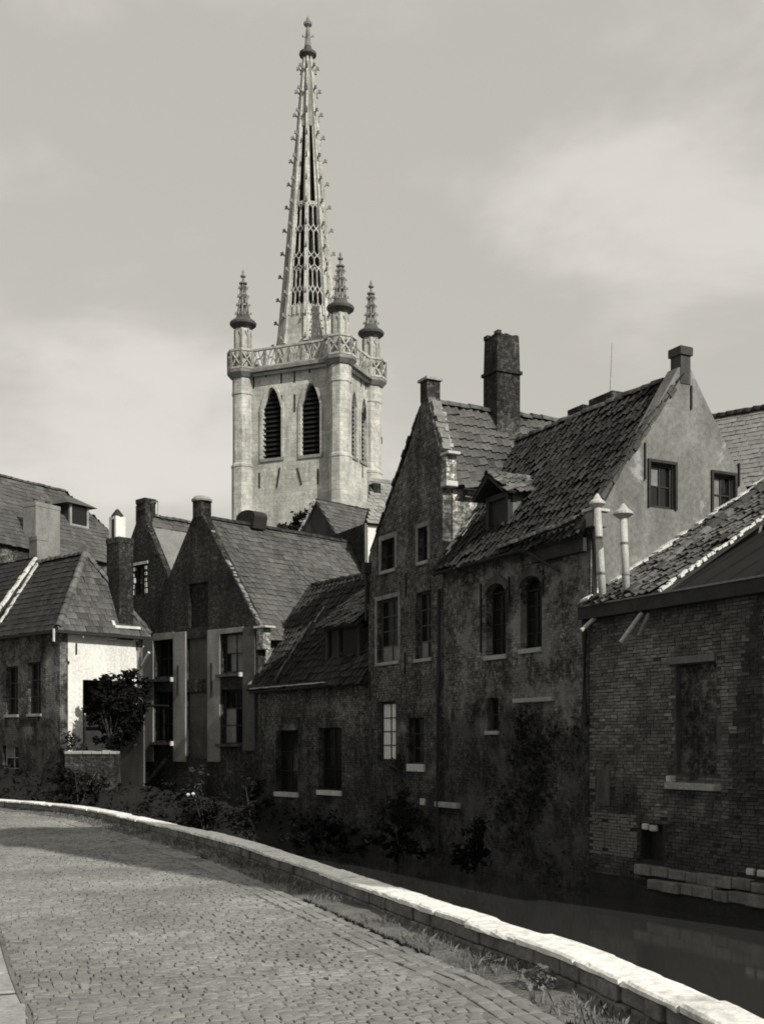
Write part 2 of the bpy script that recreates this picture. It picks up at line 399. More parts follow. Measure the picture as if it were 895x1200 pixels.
# ---- roof tiles
TILE = {}
def tile_mesh(kind, tw, tl, material, var):
    key = (kind, round(tw, 3), round(tl, 3), material)
    if key in TILE: return TILE[key]
    out = []
    for q in range(8):
        tint = 1.0+var*(q/3.5-1.0)
        mb = MB(); hw = tw/2; y0 = -tl*0.5; y1 = tl*0.66; lift = 0.045 if kind == 'pan' else 0.024
        if kind == 'pan': prof = [(-hw, 0.0), (-hw*0.62, -0.012), (-hw*0.1, 0.0), (hw*0.3, 0.032), (hw*0.68, 0.046), (hw*1.06, 0.02)]
        else: prof = [(-hw*0.97, 0.0), (0, 0.004), (hw*0.97, 0.0)]
        k = len(prof); th = 0.028 if kind == 'pan' else 0.018
        vs = [(x, y0, z+lift) for x, z in prof]+[(x, y1, z) for x, z in prof]+[(x, y0, z+lift-th) for x, z in prof]
        fc = []
        for i in range(k-1):
            fc.append((i, i+1, k+i+1, k+i)); fc.append((2*k+i, 2*k+i+1, i+1, i))
        fc.append((0, k, 2*k)); fc.append((k-1, 3*k-1, 2*k-1))
        mb.add(vs, fc, tint)
        out.append((mb, mb.mesh(kind+'_tile', material, False)))
    TILE[key] = out; return out
def inside(poly, x, y):
    c = False; n = len(poly)
    for i in range(n):
        x1, y1 = poly[i]; x2, y2 = poly[(i+1) % n]
        if (y1 > y) != (y2 > y) and x < (x2-x1)*(y-y1)/(y2-y1)+x1: c = not c
    return c
def roof_plane(root, pts, material, tw=0.26, tl=0.32, kind='pan', var=0.3, parts=300, name='roof', thick=0.12, slab='timber_dark', sag=0.03,
               ragged=0.006, parent=None, over=0.06, skip=0.0, label=None, tname='tile'):
    """sloping roof slab with one tile object per tile; pts: eave left, eave right, ..., in order (planar)"""
    P = [Vector(p) for p in pts]
    ex = (P[1]-P[0]).normalized(); nn = None
    for i in range(2, len(P)):
        c = ex.cross(P[i]-P[0])
        if c.length > 1e-3: nn = c.normalized(); break
    if nn.z < 0: nn = -nn
    ey = nn.cross(ex).normalized()
    if ey.z < 0: ey = -ey
    M3 = Matrix((ex, ey, nn)).transposed()
    top = P; bot = [p-nn*thick for p in P]; k = len(P)
    mb = MB().add(top+bot, [tuple(range(k)), tuple(range(k, 2*k))[::-1]]+[(i, (i+1) % k, k+(i+1) % k, k+i)[::-1] for i in range(k)])
    slabo = mb.build(name, slab, parent or root, label=label)
    poly = [((p-P[0]).dot(ex), (p-P[0]).dot(ey)) for p in P]
    us = [a for a, b in poly]; vs = [b for a, b in poly]
    ms = tile_mesh(kind, tw, tl, material, var)
    items = []
    nrow = int((max(vs))/tl)+1; ncol = int((max(us)-min(us))/tw)+1
    seed = rnd.random()*50
    for j in range(nrow):
        for i in range(ncol+1):
            u = min(us)+(i+0.5)*tw; v = (j+0.5)*tl - over
            if kind == 'flat' and j % 2: u += tw/2
            if not inside(poly, u, v+ (over if j == 0 else 0)) : continue
            if skip and rnd.random() < skip: continue
            s = sag*noise.noise(Vector((u*0.5+seed, v*0.5, seed)))
            rz = rnd.gauss(0, 0.018); rx = rnd.gauss(0, 0.02)
            loc = P[0]+ex*(u+rnd.gauss(0, 0.007))+ey*(v+rnd.gauss(0, ragged*2))+nn*(0.008+s+0.012+abs(rnd.gauss(0, ragged)))
            M = Matrix.Translation(loc) @ (M3 @ Matrix.Rotation(rz, 3, 'Z') @ Matrix.Rotation(rx, 3, 'X')).to_4x4()
            q = max(0, min(7, int(3.5+rnd.gauss(0, 1.6)+2.0*noise.noise(Vector((u*0.7, v*0.7, seed+9)))*1.5+0.5)))
            d = (loc2w(root, loc)-cam.location).length
            items.append((d, q, M))
    items.sort(key=lambda a: a[0])
    for d, q, M in items[:parts]:
        o = bpy.data.objects.new(tname, ms[q][1]); C.objects.link(o); o.parent = slabo; o.matrix_basis = M
    if len(items) > parts:
        jb = MB()
        for d, q, M in items[parts:]:
            src = ms[q][0]; jb.add([M @ Vector(a) for a in src.v], src.f, src.t[0])
        jb.build('tile_field', material, slabo, kind='stuff')
    return slabo
HALF = {}
def ridge(root, p, q, r=0.13, step=0.34, material='pantile', name='ridge_tile', lift=0.0, var=0.35):
    """half-round ridge tiles laid end to end from p to q"""
    p = Vector(p); q = Vector(q); d = q-p; n = max(1, round(d.length/step)); st = d.length/n; d.normalize()
    key = (round(r, 3), round(st, 3), material)
    if key not in HALF:
        out = []
        for t in range(5):
            mb = MB(); k = 7; vs = []
            for (y, rr) in ((-st*0.54, r), (st*0.54, r*0.86)):
                for i in range(k):
                    a = math.pi*(-0.08+1.16*i/(k-1)); vs.append((math.cos(a)*rr, y, math.sin(a)*rr*0.9))
                for i in range(k):
                    a = math.pi*(-0.08+1.16*i/(k-1)); vs.append((math.cos(a)*(rr-0.025), y, math.sin(a)*(rr-0.025)*0.9))
            f = []
            for i in range(k-1):
                f += [(i, i+1, 2*k+i+1, 2*k+i), (k+i, k+i+1, i+1, i), (2*k+i, 2*k+i+1, 3*k+i+1, 3*k+i)]
            mb.add(vs, f, 1+var*(t/2-1)); out.append(mb.mesh(name, material, True))
        HALF[key] = out
    side = d.cross(Vector((0, 0, 1))).normalized(); up = side.cross(d)
    M3 = Matrix((side, d, up)).transposed()
    for i in range(n):
        loc = p+d*(st*(i+0.5))+up*(lift+rnd.gauss(0, 0.012))
        M = Matrix.Translation(loc) @ (M3 @ Matrix.Rotation(rnd.gauss(0, 0.03), 3, 'X') @ Matrix.Rotation(rnd.gauss(0, 0.04), 3, 'Z')).to_4x4()
        link(name, rnd.choice(HALF[key]), root, M=M)
def mortar(root, p, q, w=0.16, h=0.08, material='mortar_white', name='verge_mortar', n=None, jit=0.03, gap=0.0):
    """lumpy mortar fillet from p to q"""
    p = Vector(p); q = Vector(q); n = n or max(2, int((q-p).length/0.22)); mb = MB()
    for i in range(n):
        if rnd.random() < gap: continue
        a = p.lerp(q, i/n); b = p.lerp(q, (i+1.02)/n)
        o = Vector((rnd.gauss(0, jit), rnd.gauss(0, jit), rnd.gauss(0, jit*0.6)))
        mb.bar(a+o, b+o, w*rnd.uniform(0.75, 1.2), h*rnd.uniform(0.7, 1.25))
    return mb.build(name, material, root)
def chimney(root, x0, x1, y0, y1, z0, z1, material='brick_chimney', cap=0.06, band=0.0, pots=0, capmat=None, label=None, taper=0.0):
    mb = MB(); cx, cy = (x0+x1)/2, (y0+y1)/2; hx, hy = (x1-x0)/2, (y1-y0)/2
    def ring(z, e, t=1.0): return [(cx-hx*t-e, cy-hy*t-e, z), (cx+hx*t+e, cy-hy*t-e, z), (cx+hx*t+e, cy+hy*t+e, z), (cx-hx*t-e, cy+hy*t+e, z)]
    levels = [(z0, 0, 1)]
    if band:
        levels += [(z1-band-0.1, 0, 1), (z1-band-0.1, cap*0.8, 1), (z1-band, cap*0.8, 1), (z1-band, 0, 1), (z1, 0, 1-taper)]
    else:
        levels += [(z1-0.22, 0, 1), (z1-0.22, cap, 1), (z1-0.02, cap, 1), (z1, cap-0.02, 1)]
    v = []
    for z, e, t in levels: v += ring(z, e, t)
    f = [(3, 2, 1, 0)]
    for i in range(len(levels)-1):
        for k in range(4): f.append((i*4+k, i*4+(k+1) % 4, i*4+4+(k+1) % 4, i*4+4+k))
    k = (len(levels)-1)*4; f.append((k, k+1, k+2, k+3))
    mb.add(v, f)
    ch = mb.build('chimney', material, root, label=label)
    if band:
        jb = MB()
        for i in range(14):
            a = rnd.uniform(-hx*0.9, hx*0.9); b = rnd.uniform(-hy*0.9, hy*0.9); s = 0.11
            jb.box(cx+a-s, cx+a+s, cy+b-s*0.6, cy+b+s*0.6, z1-0.04, z1+rnd.uniform(0.02, 0.1))
        jb.build('loose_brick', material, ch)
    for i in range(pots):
        px = x0+(i+0.5)*(x1-x0)/pots
        MB().lathe(px, cy, [(0.13, z1-0.02), (0.12, z1+0.2), (0.15, z1+0.22), (0.14, z1+0.3)], 10).build('chimney_pot', 'pantile', ch, smooth=False)
    return ch
def anchors(root, lst, plane=0.0, axis='x', w_=0.035):
    for (px, ya, yb) in lst:
        if axis == 'x':
            x, z1 = fp(root, px, ya, plane); _, z0 = fp(root, px, yb, plane)
            MB().box(x-w_/2, x+w_/2, plane-0.05, plane+0.02, z0, z1).build('wall_anchor', 'iron', root)
        else:
            y, z1 = fs(root, px, ya, plane); _, z0 = fs(root, px, yb, plane)
            MB().box(plane-0.02, plane+0.05, y-w_/2, y+w_/2, z0, z1).build('wall_anchor', 'iron', root)
def gutter(root, p, q, r=0.08, material='iron', name='gutter'):
    p = Vector(p); q = Vector(q); d = (q-p).normalized(); side = d.cross(Vector((0, 0, 1))).normalized()
    mb = MB(); k = 7; vs = []
    for e in (p, q):
        for rr in (r, r-0.012):
            for i in range(k):
                a = math.pi*(1+i/(k-1)); vs.append(e+side*math.cos(a)*rr+Vector((0, 0, math.sin(a)*rr)))
    f = []
    for i in range(k-1): f += [(i, i+1, 2*k+i+1, 2*k+i), (k+i+1, k+i, 3*k+i, 3*k+i+1)]
    f += [(0, k, 3*k, 2*k), (k-1, 3*k-1, 4*k-1, 2*k-1)]
    f += [tuple(range(k)), tuple(range(2*k, 3*k))]
    return mb.add(vs, f).build(name, material, root)

# ---- foliage
def leaves(root, blobs, n, size, material, name='crown', kind='stuff', flat=0.0):
    mb = MB(); tot = sum(b[3]*b[4]*b[5] for b in blobs)**1.0
    for (bx, by, bz, rx, ry, rz) in blobs:
        m = max(20, int(n*(rx*ry*rz)/tot)); clumps = []
        for c in range(max(5, m//28)):
            v = Vector((rnd.gauss(0, 1), rnd.gauss(0, 1), rnd.gauss(0, 1))).normalized()*(rnd.uniform(0.35, 1.0)**0.6)
            clumps.append((Vector((bx+v.x*rx, by+v.y*ry, bz+v.z*rz)), rnd.uniform(0.12, 0.3)*min(rx, ry, rz)*1.3, rnd.uniform(0.55, 1.5)))
        for i in range(m):
            c, cr_, tt = rnd.choice(clumps)
            p = c+Vector((rnd.gauss(0, 1), rnd.gauss(0, 1), rnd.gauss(0, 0.8)))*cr_
            a = Vector((rnd.gauss(0, 1), rnd.gauss(0, 1), rnd.gauss(0, 0.6))).normalized(); b = a.cross(Vector((rnd.gauss(0, 1), rnd.gauss(0, 1), rnd.gauss(0, 1)))).normalized()
            s = size*rnd.uniform(0.6, 1.4)
            mb.add([p-a*s, p+b*s*0.45, p+a*s, p-b*s*0.45], [(0, 1, 2, 3)], tt*rnd.uniform(0.7, 1.3))
    return mb.build(name, material, root, kind=kind)
def bush(label, base, w_, h, n, size=0.09, material='leaf_dark', name='shrub', group=None, tall=1.0):
    t = thing(name, label, 'shrub', base, (1, 0), group)
    st = MB()
    for i in range(5):
        a = rnd.uniform(0, 6.3); st.tube([(0, 0, -0.15), (math.cos(a)*w_*0.12, math.sin(a)*w_*0.12, h*0.4), (math.cos(a)*w_*0.3, math.sin(a)*w_*0.3, h*0.8)], [0.035, 0.025, 0.01], 5)
    st.build('stem', 'bark', t)
    bl = []
    for i in range(7):
        k = (i+0.5)/7; bl.append((rnd.gauss(0, w_*0.16), rnd.gauss(0, w_*0.14), h*(0.18+0.68*k), w_*0.42*(1.15-0.6*k), w_*0.38*(1.15-0.6*k), h*0.2))
    leaves(t, bl, n, size, material)
    return t

# ================================================================== THE SETTING
def sheet(name, pts, z, material, kind='structure', thick=0.0):
    return MB().add([(x, y, z) for x, y in pts], [tuple(range(len(pts)))]).build(name, material, kind=kind)
sheet('ground', [(-900, -300), (900, -300), (900, 1500), (-900, 1500)], -2.4, 'ground_far')
# parapet line (street-side edge of the coping), followed by arc length
PAR = [(3.9, -6), (3.1, 0), (2.62, 4), (2.15, 7.45), (1.77, 9.1), (1.43, 10.3), (1.06, 11.2), (0.62, 12.3), (0.24, 13.3), (-0.70, 15.8), (-1.88, 18.9), (-3.13, 21.9),
       (-5.53, 26.7), (-8.53, 32.3), (-11.9, 36.1), (-16.5, 39.5), (-23, 42.5), (-32, 45)]
def catmull(P, n=14):
    out = []
    for i in range(len(P)-1):
        a = Vector(P[max(i-1, 0)]); b = Vector(P[i]); c = Vector(P[i+1]); d = Vector(P[min(i+2, len(P)-1)])
        for k in range(n):
            t = k/n; out.append(0.5*((2*b)+(c-a)*t+(2*a-5*b+4*c-d)*t*t+(3*b-a-3*c+d)*t**3))
    out.append(Vector(P[-1])); return out
CURVE = catmull(PAR); ACC = [0.0]
for a, b in zip(CURVE, CURVE[1:]): ACC.append(ACC[-1]+(b-a).length)
# soften the digitised points
for it in range(12):
    CURVE = [CURVE[0]]+[(CURVE[i-1]+CURVE[i]*2+CURVE[i+1])/4 for i in range(1, len(CURVE)-1)]+[CURVE[-1]]
def along(s, n=0.0):
    """point at arc length s, n metres to the street side (left of the line)"""
    s = max(0.0, min(s, ACC[-1]-1e-4)); lo, hi = 0, len(ACC)-1
    while hi-lo > 1:
        m = (lo+hi)//2
        if ACC[m] <= s: lo = m
        else: hi = m
    t = (s-ACC[lo])/(ACC[hi]-ACC[lo]); p = CURVE[lo].lerp(CURVE[hi], t)
    i0 = max(lo-3, 0); i1 = min(hi+3, len(CURVE)-1)
    d = (CURVE[i1]-CURVE[i0]).normalized(); nl = Vector((-d.y, d.x))
    return p+nl*n, d, nl
STOT = ACC[-1]
def strip(name, n0, n1, z, material, kind='structure', parent=None, s0=0.0, s1=None, step=0.5, z1=None, seg=1, bumpy=0.0):
    s1 = s1 or STOT; k = int((s1-s0)/step)+1; mb = MB(); vs = []; f = []
    for i in range(k+1):
        s = s0+(s1-s0)*i/k
        for j in range(seg+1):
            n = n0+(n1-n0)*j/seg; p, d, nl = along(s, n); zz = z+((z1 if z1 is not None else z)-z)*j/seg
            zz += bumpy*noise.noise(Vector((p.x*1.7, p.y*1.7, 3.3)))
            vs.append((p.x, p.y, zz))
    w_ = seg+1
    for i in range(k):
        for j in range(seg): f.append((i*w_+j, i*w_+j+1, (i+1)*w_+j+1, (i+1)*w_+j)[::-1])
    return mb.add(vs, f).build(name, material, parent, kind=kind if parent is None else None)
street = strip('street', 0.50, 4.4, -0.011, 'joint_sand')
# setts: courses across the street, three long courses beside the verge as a gutter
SET = []
for q in range(8):
    mb = MB(); hx, hy = 0.5, 0.5
    def rg(k, z): return [(-hx*k, -hy*k, z), (hx*k, -hy*k, z), (hx*k, hy*k, z), (-hx*k, hy*k, z)]
    v = rg(1.0, -0.06)+rg(1.0, -0.005)+rg(0.88, 0.0)+rg(0.5, 0.0015)
    f = [(8, 9, 10, 11)][:0]+[(12, 13, 14, 15)]
    for a in (0, 4, 8):
        for k in range(4): f.append((a+k, a+(k+1) % 4, a+4+(k+1) % 4, a+4+k))
    mb.add(v, f, 0.8+0.34*q/7); SET.append((mb, mb.mesh('sett', 'sett_stone', False)))
items = []
def sett(s, n, ls, ln):
    p, d, nl = along(s, n)
    if p.y < 6.0: return
    q = max(0, min(7, int(3.5+rnd.gauss(0, 1.5)+3*noise.noise(Vector((p.x*0.5, p.y*0.5, 1.0))))))
    z = 0.008*noise.noise(Vector((p.x*0.9, p.y*0.9, 5.0)))+rnd.gauss(0, 0.003)
    M = Matrix(((d.x*ls, nl.x*ln, 0, p.x), (d.y*ls, nl.y*ln, 0, p.y), (0, 0, 1, z), (0, 0, 0, 1)))
    M = M @ Matrix.Rotation(rnd.gauss(0, 0.025), 4, 'Z') @ Matrix.Rotation(rnd.gauss(0, 0.012), 4, 'X') @ Matrix.Rotation(rnd.gauss(0, 0.012), 4, 'Y')
    items.append(((p.x**2+p.y**2), q, M, p))
for r in range(3):
    s = rnd.random()*0.2
    while s < STOT-0.5:
        l_ = rnd.uniform(0.19, 0.27); sett(s+l_/2, 0.58+0.145*r, l_-0.012, 0.132); s += l_
s = 0.0; row = 0
while s < STOT-0.4:
    w_ = rnd.uniform(0.095, 0.12); n = 0.94+rnd.random()*0.12
    while n < 4.3:
        l_ = min(rnd.uniform(0.095, 0.18), 4.36-n)
        if l_ > 0.05: sett(s+w_/2, n+l_/2, w_*rnd.uniform(0.92, 0.98), l_*rnd.uniform(0.88, 0.98)) if rnd.random() > 0.012 else None
        n += l_
    s += w_
def in_frame(p): return abs(p.x/p.y) < 0.34 and p.y > 8.5
vis = sorted([i for i in items if in_frame(i[3])], key=lambda a: a[0]); near = vis[:300]; nid = set(id(i) for i in near)
for i in near:
    o = bpy.data.objects.new('sett', SET[i[1]][1]); C.objects.link(o); o.parent = street; o.matrix_basis = i[2]
jb = MB()
for i in items:
    if id(i) in nid: continue
    src = SET[i[1]][0]; jb.add([i[2] @ Vector(a) for a in src.v], src.f, src.t[0])
jb.build('sett_field', 'sett_stone', street, kind='stuff')
# kerb line and pavement on the land side
kerb = strip('kerb', 4.4, 4.66, 0.0, 'soil')
s = 0.3; kb = MB(); KM = []
while s < STOT-1:
    l_ = rnd.uniform(0.7, 1.05); p, d, nl = along(s+l_/2, 4.53)
    if p.y > 5 and p.y < 42:
        M = Matrix(((d.x, nl.x, 0, p.x), (d.y, nl.y, 0, p.y), (0, 0, 1, 0), (0, 0, 0, 1)))
        MB().box(-l_/2+0.006, l_/2-0.006, -0.12, 0.12, -0.1, 0.02+rnd.gauss(0, 0.004), M=M).build('kerb_stone', 'kerb_stone', kerb, bevel=0.012)
    s += l_
strip('pavement', 4.66, 12.0, 0.02, 'pavement_stone')
strip('land', 12.0, 60.0, 0.0, 'ground_far', step=2.0)
strip('verge', -0.15, 0.52, 0.03, 'verge_earth', z1=-0.012, seg=5, step=0.12, bumpy=0.05)
# water and the canal banks
sheet('canal_water', [(1.5, -40), (60, -40), (60, 20), (14, 30), (3, 60), (-60, 80), (-60, 40), (-20, 38), (-2, 18), (1.0, 11)], -1.5, 'water')
# parapet wall: lumps of rubble below, coping slabs on top
par = thing('parapet_wall', 'low stone parapet with bright worn coping slabs curving along the canal edge', 'wall', (0, 0, 0))
strip('quay_face', -0.36, -0.38, -2.2, 'parapet_stone', parent=par, z1=0.2)
pb = MB()
for rowz, hh in ((-0.05, 0.12), (0.07, 0.145)):
    s = rnd.random()*0.3
    while s < STOT-0.6:
        l_ = rnd.uniform(0.22, 0.5); p, d, nl = along(s+l_/2, 0)
        if 4 < p.y < 44:
            M = Matrix(((d.x, nl.x, 0, p.x), (d.y, nl.y, 0, p.y), (0, 0, 1, 0), (0, 0, 0, 1)))
            j = rnd.uniform(-0.02, 0.02)
            o = MB().box(-l_/2+0.006, l_/2-0.006, -0.355, -0.035+j, rowz, rowz+hh-0.008, M=M).build('rubble_stone', 'parapet_stone', par, bevel=0.018)
        s += l_
s = 0.2; ctop = 0.28
while s < STOT-1.2:
    l_ = rnd.uniform(0.8, 1.25); p, d, nl = along(s+l_/2, 0)
    if 2 < p.y < 46:
        n = 6; vs = []; hw0 = -0.40+rnd.gauss(0, 0.012); hw1 = rnd.gauss(0.0, 0.014); zt = ctop+rnd.gauss(0, 0.006)
        for i in range(n+1):
            pp, dd, nn_ = along(s+0.014+(l_-0.028)*i/n)
            chip = [rnd.uniform(0.0, 0.018) for _ in range(4)]
            if rnd.random() < 0.2: chip[2] += rnd.uniform(0.02, 0.08)
            for (a, z) in ((hw0, 0.2), (hw1-0.012, 0.215+chip[0]*0.6), (hw1-chip[2]*0.5, zt-0.014-chip[1]*0.5), (hw1-0.02-chip[2], zt), (hw0+0.18, zt+0.006), (hw0+0.03+chip[3], zt), (hw0, zt-0.03)):
                q = pp+nn_*a; vs.append((q.x, q.y, z+0.004*noise.noise(Vector((q.x*3, q.y*3, z)))))
        f = []
        for i in range(n):
            for k in range(7): f.append((i*7+k, i*7+(k+1) % 7, (i+1)*7+(k+1) % 7, (i+1)*7+k))
        f += [tuple(range(7))[::-1], tuple(range(n*7, n*7+7))]
        MB().add(vs, f).build('coping_stone', 'coping_stone', par)
    s += l_
# grass and weeds on the verge
gb = MB()
for i in range(10000):
    s = rnd.uniform(8, STOT-6); 
    n = abs(rnd.gauss(0.0, 0.2))+0.02 if rnd.random() < 0.75 else rnd.uniform(0.02, 0.55)
    p, d, nl = along(s, n)
    if n > 0.56 or p.y > 34 or noise.noise(Vector((p.x*1.3, p.y*1.3, 0.5)))+0.22 < rnd.uniform(-0.25, 0.3): continue
    h = rnd.uniform(0.03, 0.13); a = rnd.uniform(0, 6.3); ln = Vector((math.cos(a), math.sin(a)))*h*rnd.uniform(0.2, 0.9); w_ = rnd.uniform(0.004, 0.010)
    b = Vector((-math.sin(a), math.cos(a)))*w_
    z = -0.01
    gb.add([(p.x-b.x, p.y-b.y, z), (p.x+b.x, p.y+b.y, z), (p.x+ln.x*0.5+b.x*0.7, p.y+ln.y*0.5+b.y*0.7, z+h*0.75), (p.x+ln.x, p.y+ln.y, z+h)], [(0, 1, 2), (0, 2, 3)], rnd.uniform(0.5, 1.7))
tag(gb.build('grass', 'grass_dry', kind='stuff'), 'dry grass growing on the earth strip below the parapet', 'grass')
# thin lines of grass in two joints of the setts
gj = MB()
for i in range(2600):
    s = rnd.uniform(9, 22); n = 0.515+rnd.gauss(0, 0.012); p, d, nl = along(s, n)
    if noise.noise(Vector((s*0.35, 2.0, 0.5))) < -0.02: continue
    h = rnd.uniform(0.015, 0.05); a = rnd.uniform(0, 6.3)
    b = Vector((-math.sin(a), math.cos(a)))*0.008; ln = Vector((math.cos(a), math.sin(a)))*0.03
    gj.add([(p.x-b.x, p.y-b.y, -0.01), (p.x+b.x, p.y+b.y, -0.01), (p.x+ln.x, p.y+ln.y, h)], [(0, 1, 2)], rnd.uniform(0.3, 0.8))
tag(gj.build('joint_grass', 'leaf_mid', kind='stuff'), 'dark grass sprouting in the joint beside the gutter setts', 'grass')
def weed(s, n, h, label, mat_='grass_dry', k=60):
    p, d, nl = along(s, n); t = thing('weed_clump', label, 'weed', (p.x, p.y, -0.01))
    mb = MB()
    for i in range(k):
        a = rnd.uniform(0, 6.3); r = h*rnd.uniform(0.1, 0.75); z = h*rnd.uniform(0.15, 1.0)*(1-0.4*r/h); c = Vector((math.cos(a)*r, math.sin(a)*r, z)); sz = h*rnd.uniform(0.1, 0.22)
        u = Vector((rnd.gauss(0, 1), rnd.gauss(0, 1), rnd.gauss(0, 0.5))).normalized(); v = u.cross(Vector((rnd.gauss(0, 1), rnd.gauss(0, 1), 1))).normalized()
        mb.add([c-u*sz, c+v*sz*0.5, c+u*sz, c-v*sz*0.5], [(0, 1, 2, 3)], rnd.uniform(0.6, 1.8))
    mb.build('leaf_mass', mat_, t, kind='stuff')
    st = MB()
    for i in range(6):
        a = rnd.uniform(0, 6.3); st.tube([(0, 0, -0.03), (math.cos(a)*h*0.35, math.sin(a)*h*0.35, h*0.75)], [0.006, 0.003], 4)
    st.build('stem', 'bark', t)
def s_at(y):
    return min((abs(CURVE[i].y-y), ACC[i]) for i in range(len(CURVE)))[1]
weed(s_at(9.9), 0.22, 0.22, 'leafy weed clump at the foot of the parapet, largest on the verge', k=110)
weed(s_at(10.9), 0.18, 0.13, 'small weed clump on the verge beside the largest leafy weed')
weed(s_at(21.0), 0.55, 0.16, 'low weed tuft at the shaded edge of the setts')

# ================================================================== CHURCH TOWER
TW = thing('church_tower', 'tall pale stone Gothic church tower with openwork spire and corner pinnacles', 'church tower', (-13.5, 112.07, 0), (0.92, -0.39))
TL, TM, ZB = 10.43, 7.2, 37.9
def lanc(r): return arch(r[0], r[1], r[2], r[3], abs(r[1]-r[0])*0.95, 10, True)
fw = [frect(TW, 308, 455, 329.5, 537), frect(TW, 353, 450, 375, 533)]
sw_ = [srect(TW, 411, 460, 417, 535, TL), srect(TW, 422.5, 468, 428.5, 541, TL)]
wall(TW, 'front_wall', rect(0, TL, 0, ZB), [lanc(r) for r in fw], 0.0, 0.9, 'limestone')
wall(TW, 'side_wall', rect(0.901, TM-0.901, 0, ZB), [lanc(r) for r in sw_], TL, 0.9, 'limestone', axis='y')
wall(TW, 'side_wall', rect(0.9, TM-0.9, 0, ZB), [], 0.0, 0.9, 'limestone', axis='y', flip=True)
wall(TW, 'back_wall', rect(0, TL, 0, ZB), [], TM-0.9, 0.9, 'limestone')
MB().box(0.2, TL-0.2, 0.2, TM-0.2, ZB-0.6, ZB+0.05).build('platform', 'lead_sheet', TW)
def belfry(r, axis):
    a0, a1, z0, z1 = min(r[0], r[1]), max(r[0], r[1]), r[2], r[3]
    T = Matrix.Identity(4) if axis == 'x' else Matrix(((0, -1, 0, TL), (1, 0, 0, 0), (0, 0, 1, 0), (0, 0, 0, 1)))
    fr = MB()                                   # moulded stone surround, proud of the wall
    pts = lanc((a0-0.16, a1+0.16, z0, z1+0.22)); pts = pts[1:]+pts[:1]
    for p, q in zip(pts[:-1], pts[1:]):
        fr.bar(T @ Vector((p[0], -0.03, p[1])), T @ Vector((q[0], -0.03, q[1])), 0.26, 0.16, up=T.to_3x3() @ Vector((0, 1, 0)))
    wd = fr.build('belfry_window', 'limestone', TW)
    MB().box(a0-0.3, a1+0.3, -0.12, 0.5, z0-0.28, z0, M=T).build('sill', 'limestone_weathered', wd)
    n = 15
    for i in range(n):
        z = z0+(z1-z0)*(i+0.3)/n; half = (a1-a0)/2
        if z > z1-half*1.6: half *= max(0.15, (z1-z)/(half*1.7))
        c = (a0+a1)/2
        mb = MB(); vs = [(c-half, 0.2, z-0.16), (c+half, 0.2, z-0.16), (c+half, 0.5, z+0.2), (c-half, 0.5, z+0.2)]
        mb.add([T @ Vector(p) for p in vs]+[T @ (Vector(p)+Vector((0, 0.02, -0.05))) for p in vs], [(0, 1, 2, 3), (7, 6, 5, 4), (0, 4, 5, 1), (1, 5, 6, 2), (2, 6, 7, 3), (3, 7, 4, 0)])
        mb.build('louvre', 'belfry_timber', wd)
    MB().box(a0+0.01, a1-0.01, 0.55, 0.6, z0+0.02, z1-0.1, M=T).build('back_board', 'belfry_timber', wd)
    if r is fw[0]:                              # toothed stone jamb
        for i in range(8):
            z = z0+0.3+(z1-z0)*0.62*i/8; MB().box(a0+0.001, a0+0.17, 0.02, 0.25, z, z+0.16, M=T).build('jamb_stone', 'limestone', wd)
for r in fw: belfry(r, 'x')
for r in sw_: belfry(r, 'y')
anchors(TW, [(297.5, 434, 455), (312, 432, 442), (329.7, 430, 449), (345, 428.5, 448), (363, 427, 437), (330, 463, 484), (345.4, 462, 482.5), (304, 554, 572), (372.6, 549, 567)], 0.0, 'x', 0.14)
anchors(TW, [(422.7, 437, 453), (428, 440, 456), (422.7, 470, 488), (428, 474, 491), (424.5, 540, 560), (447, 512, 520)], TL, 'y', 0.14)
for (pa, pb_) in (((328, 548), (324.5, 571)), ((348.5, 548), (353.5, 568))):
    a = fp(TW, *pa); b = fp(TW, *pb_)
    MB().bar((a[0], -0.03, a[1]), (b[0], -0.03, b[1]), 0.12, 0.1, up=(0, 1, 0)).build('wall_anchor', 'iron', TW)
CORN = [(0, 0), (TL, 0), (TL, TM), (0, TM)]
A8 = R(22.5)
for (cx, cy) in CORN:
    MB().lathe(cx, cy, [(1.12, 0), (1.12, 28.7), (1.18, 28.75), (1.18, 28.95), (1.02, 29.15), (1.02, 35.7), (1.1, 35.8), (1.1, 36.1), (1.05, 36.2), (1.05, ZB-0.55)], 8, A8).build('corner_turret', 'limestone', TW)
    MB().lathe(cx, cy, [(1.05, ZB-0.6), (1.2, ZB-0.5), (1.55, ZB-0.1), (1.58, ZB+0.15), (1.42, ZB+0.22)], 8, A8).build('corbel_ring', 'limestone_weathered', TW)
# cornice
def edge_runs():
    return [((1.3, 0), (TL-1.3, 0), (0, -1)), ((TL, 1.3), (TL, TM-1.3), (1, 0)), ((TL-1.3, TM), (1.3, TM), (0, 1)), ((0, TM-1.3), (0, 1.3), (-1, 0))]
OUT = 0.5
for (a, b, o) in edge_runs():
    a = Vector((a[0]+o[0]*OUT*0.5, a[1]+o[1]*OUT*0.5)); b = Vector((b[0]+o[0]*OUT*0.5, b[1]+o[1]*OUT*0.5))
    m = MB(); m.bar((a.x, a.y, ZB-0.32), (b.x, b.y, ZB-0.32), 0.3, 0.22); m.build('cornice', 'limestone', TW)
    o2 = Vector(o)*0.14
    MB().bar((a.x+o2.x, a.y+o2.y, ZB+0.0), (b.x+o2.x, b.y+o2.y, ZB+0.0), 0.75, 0.34).build('cornice', 'limestone_weathered', TW)
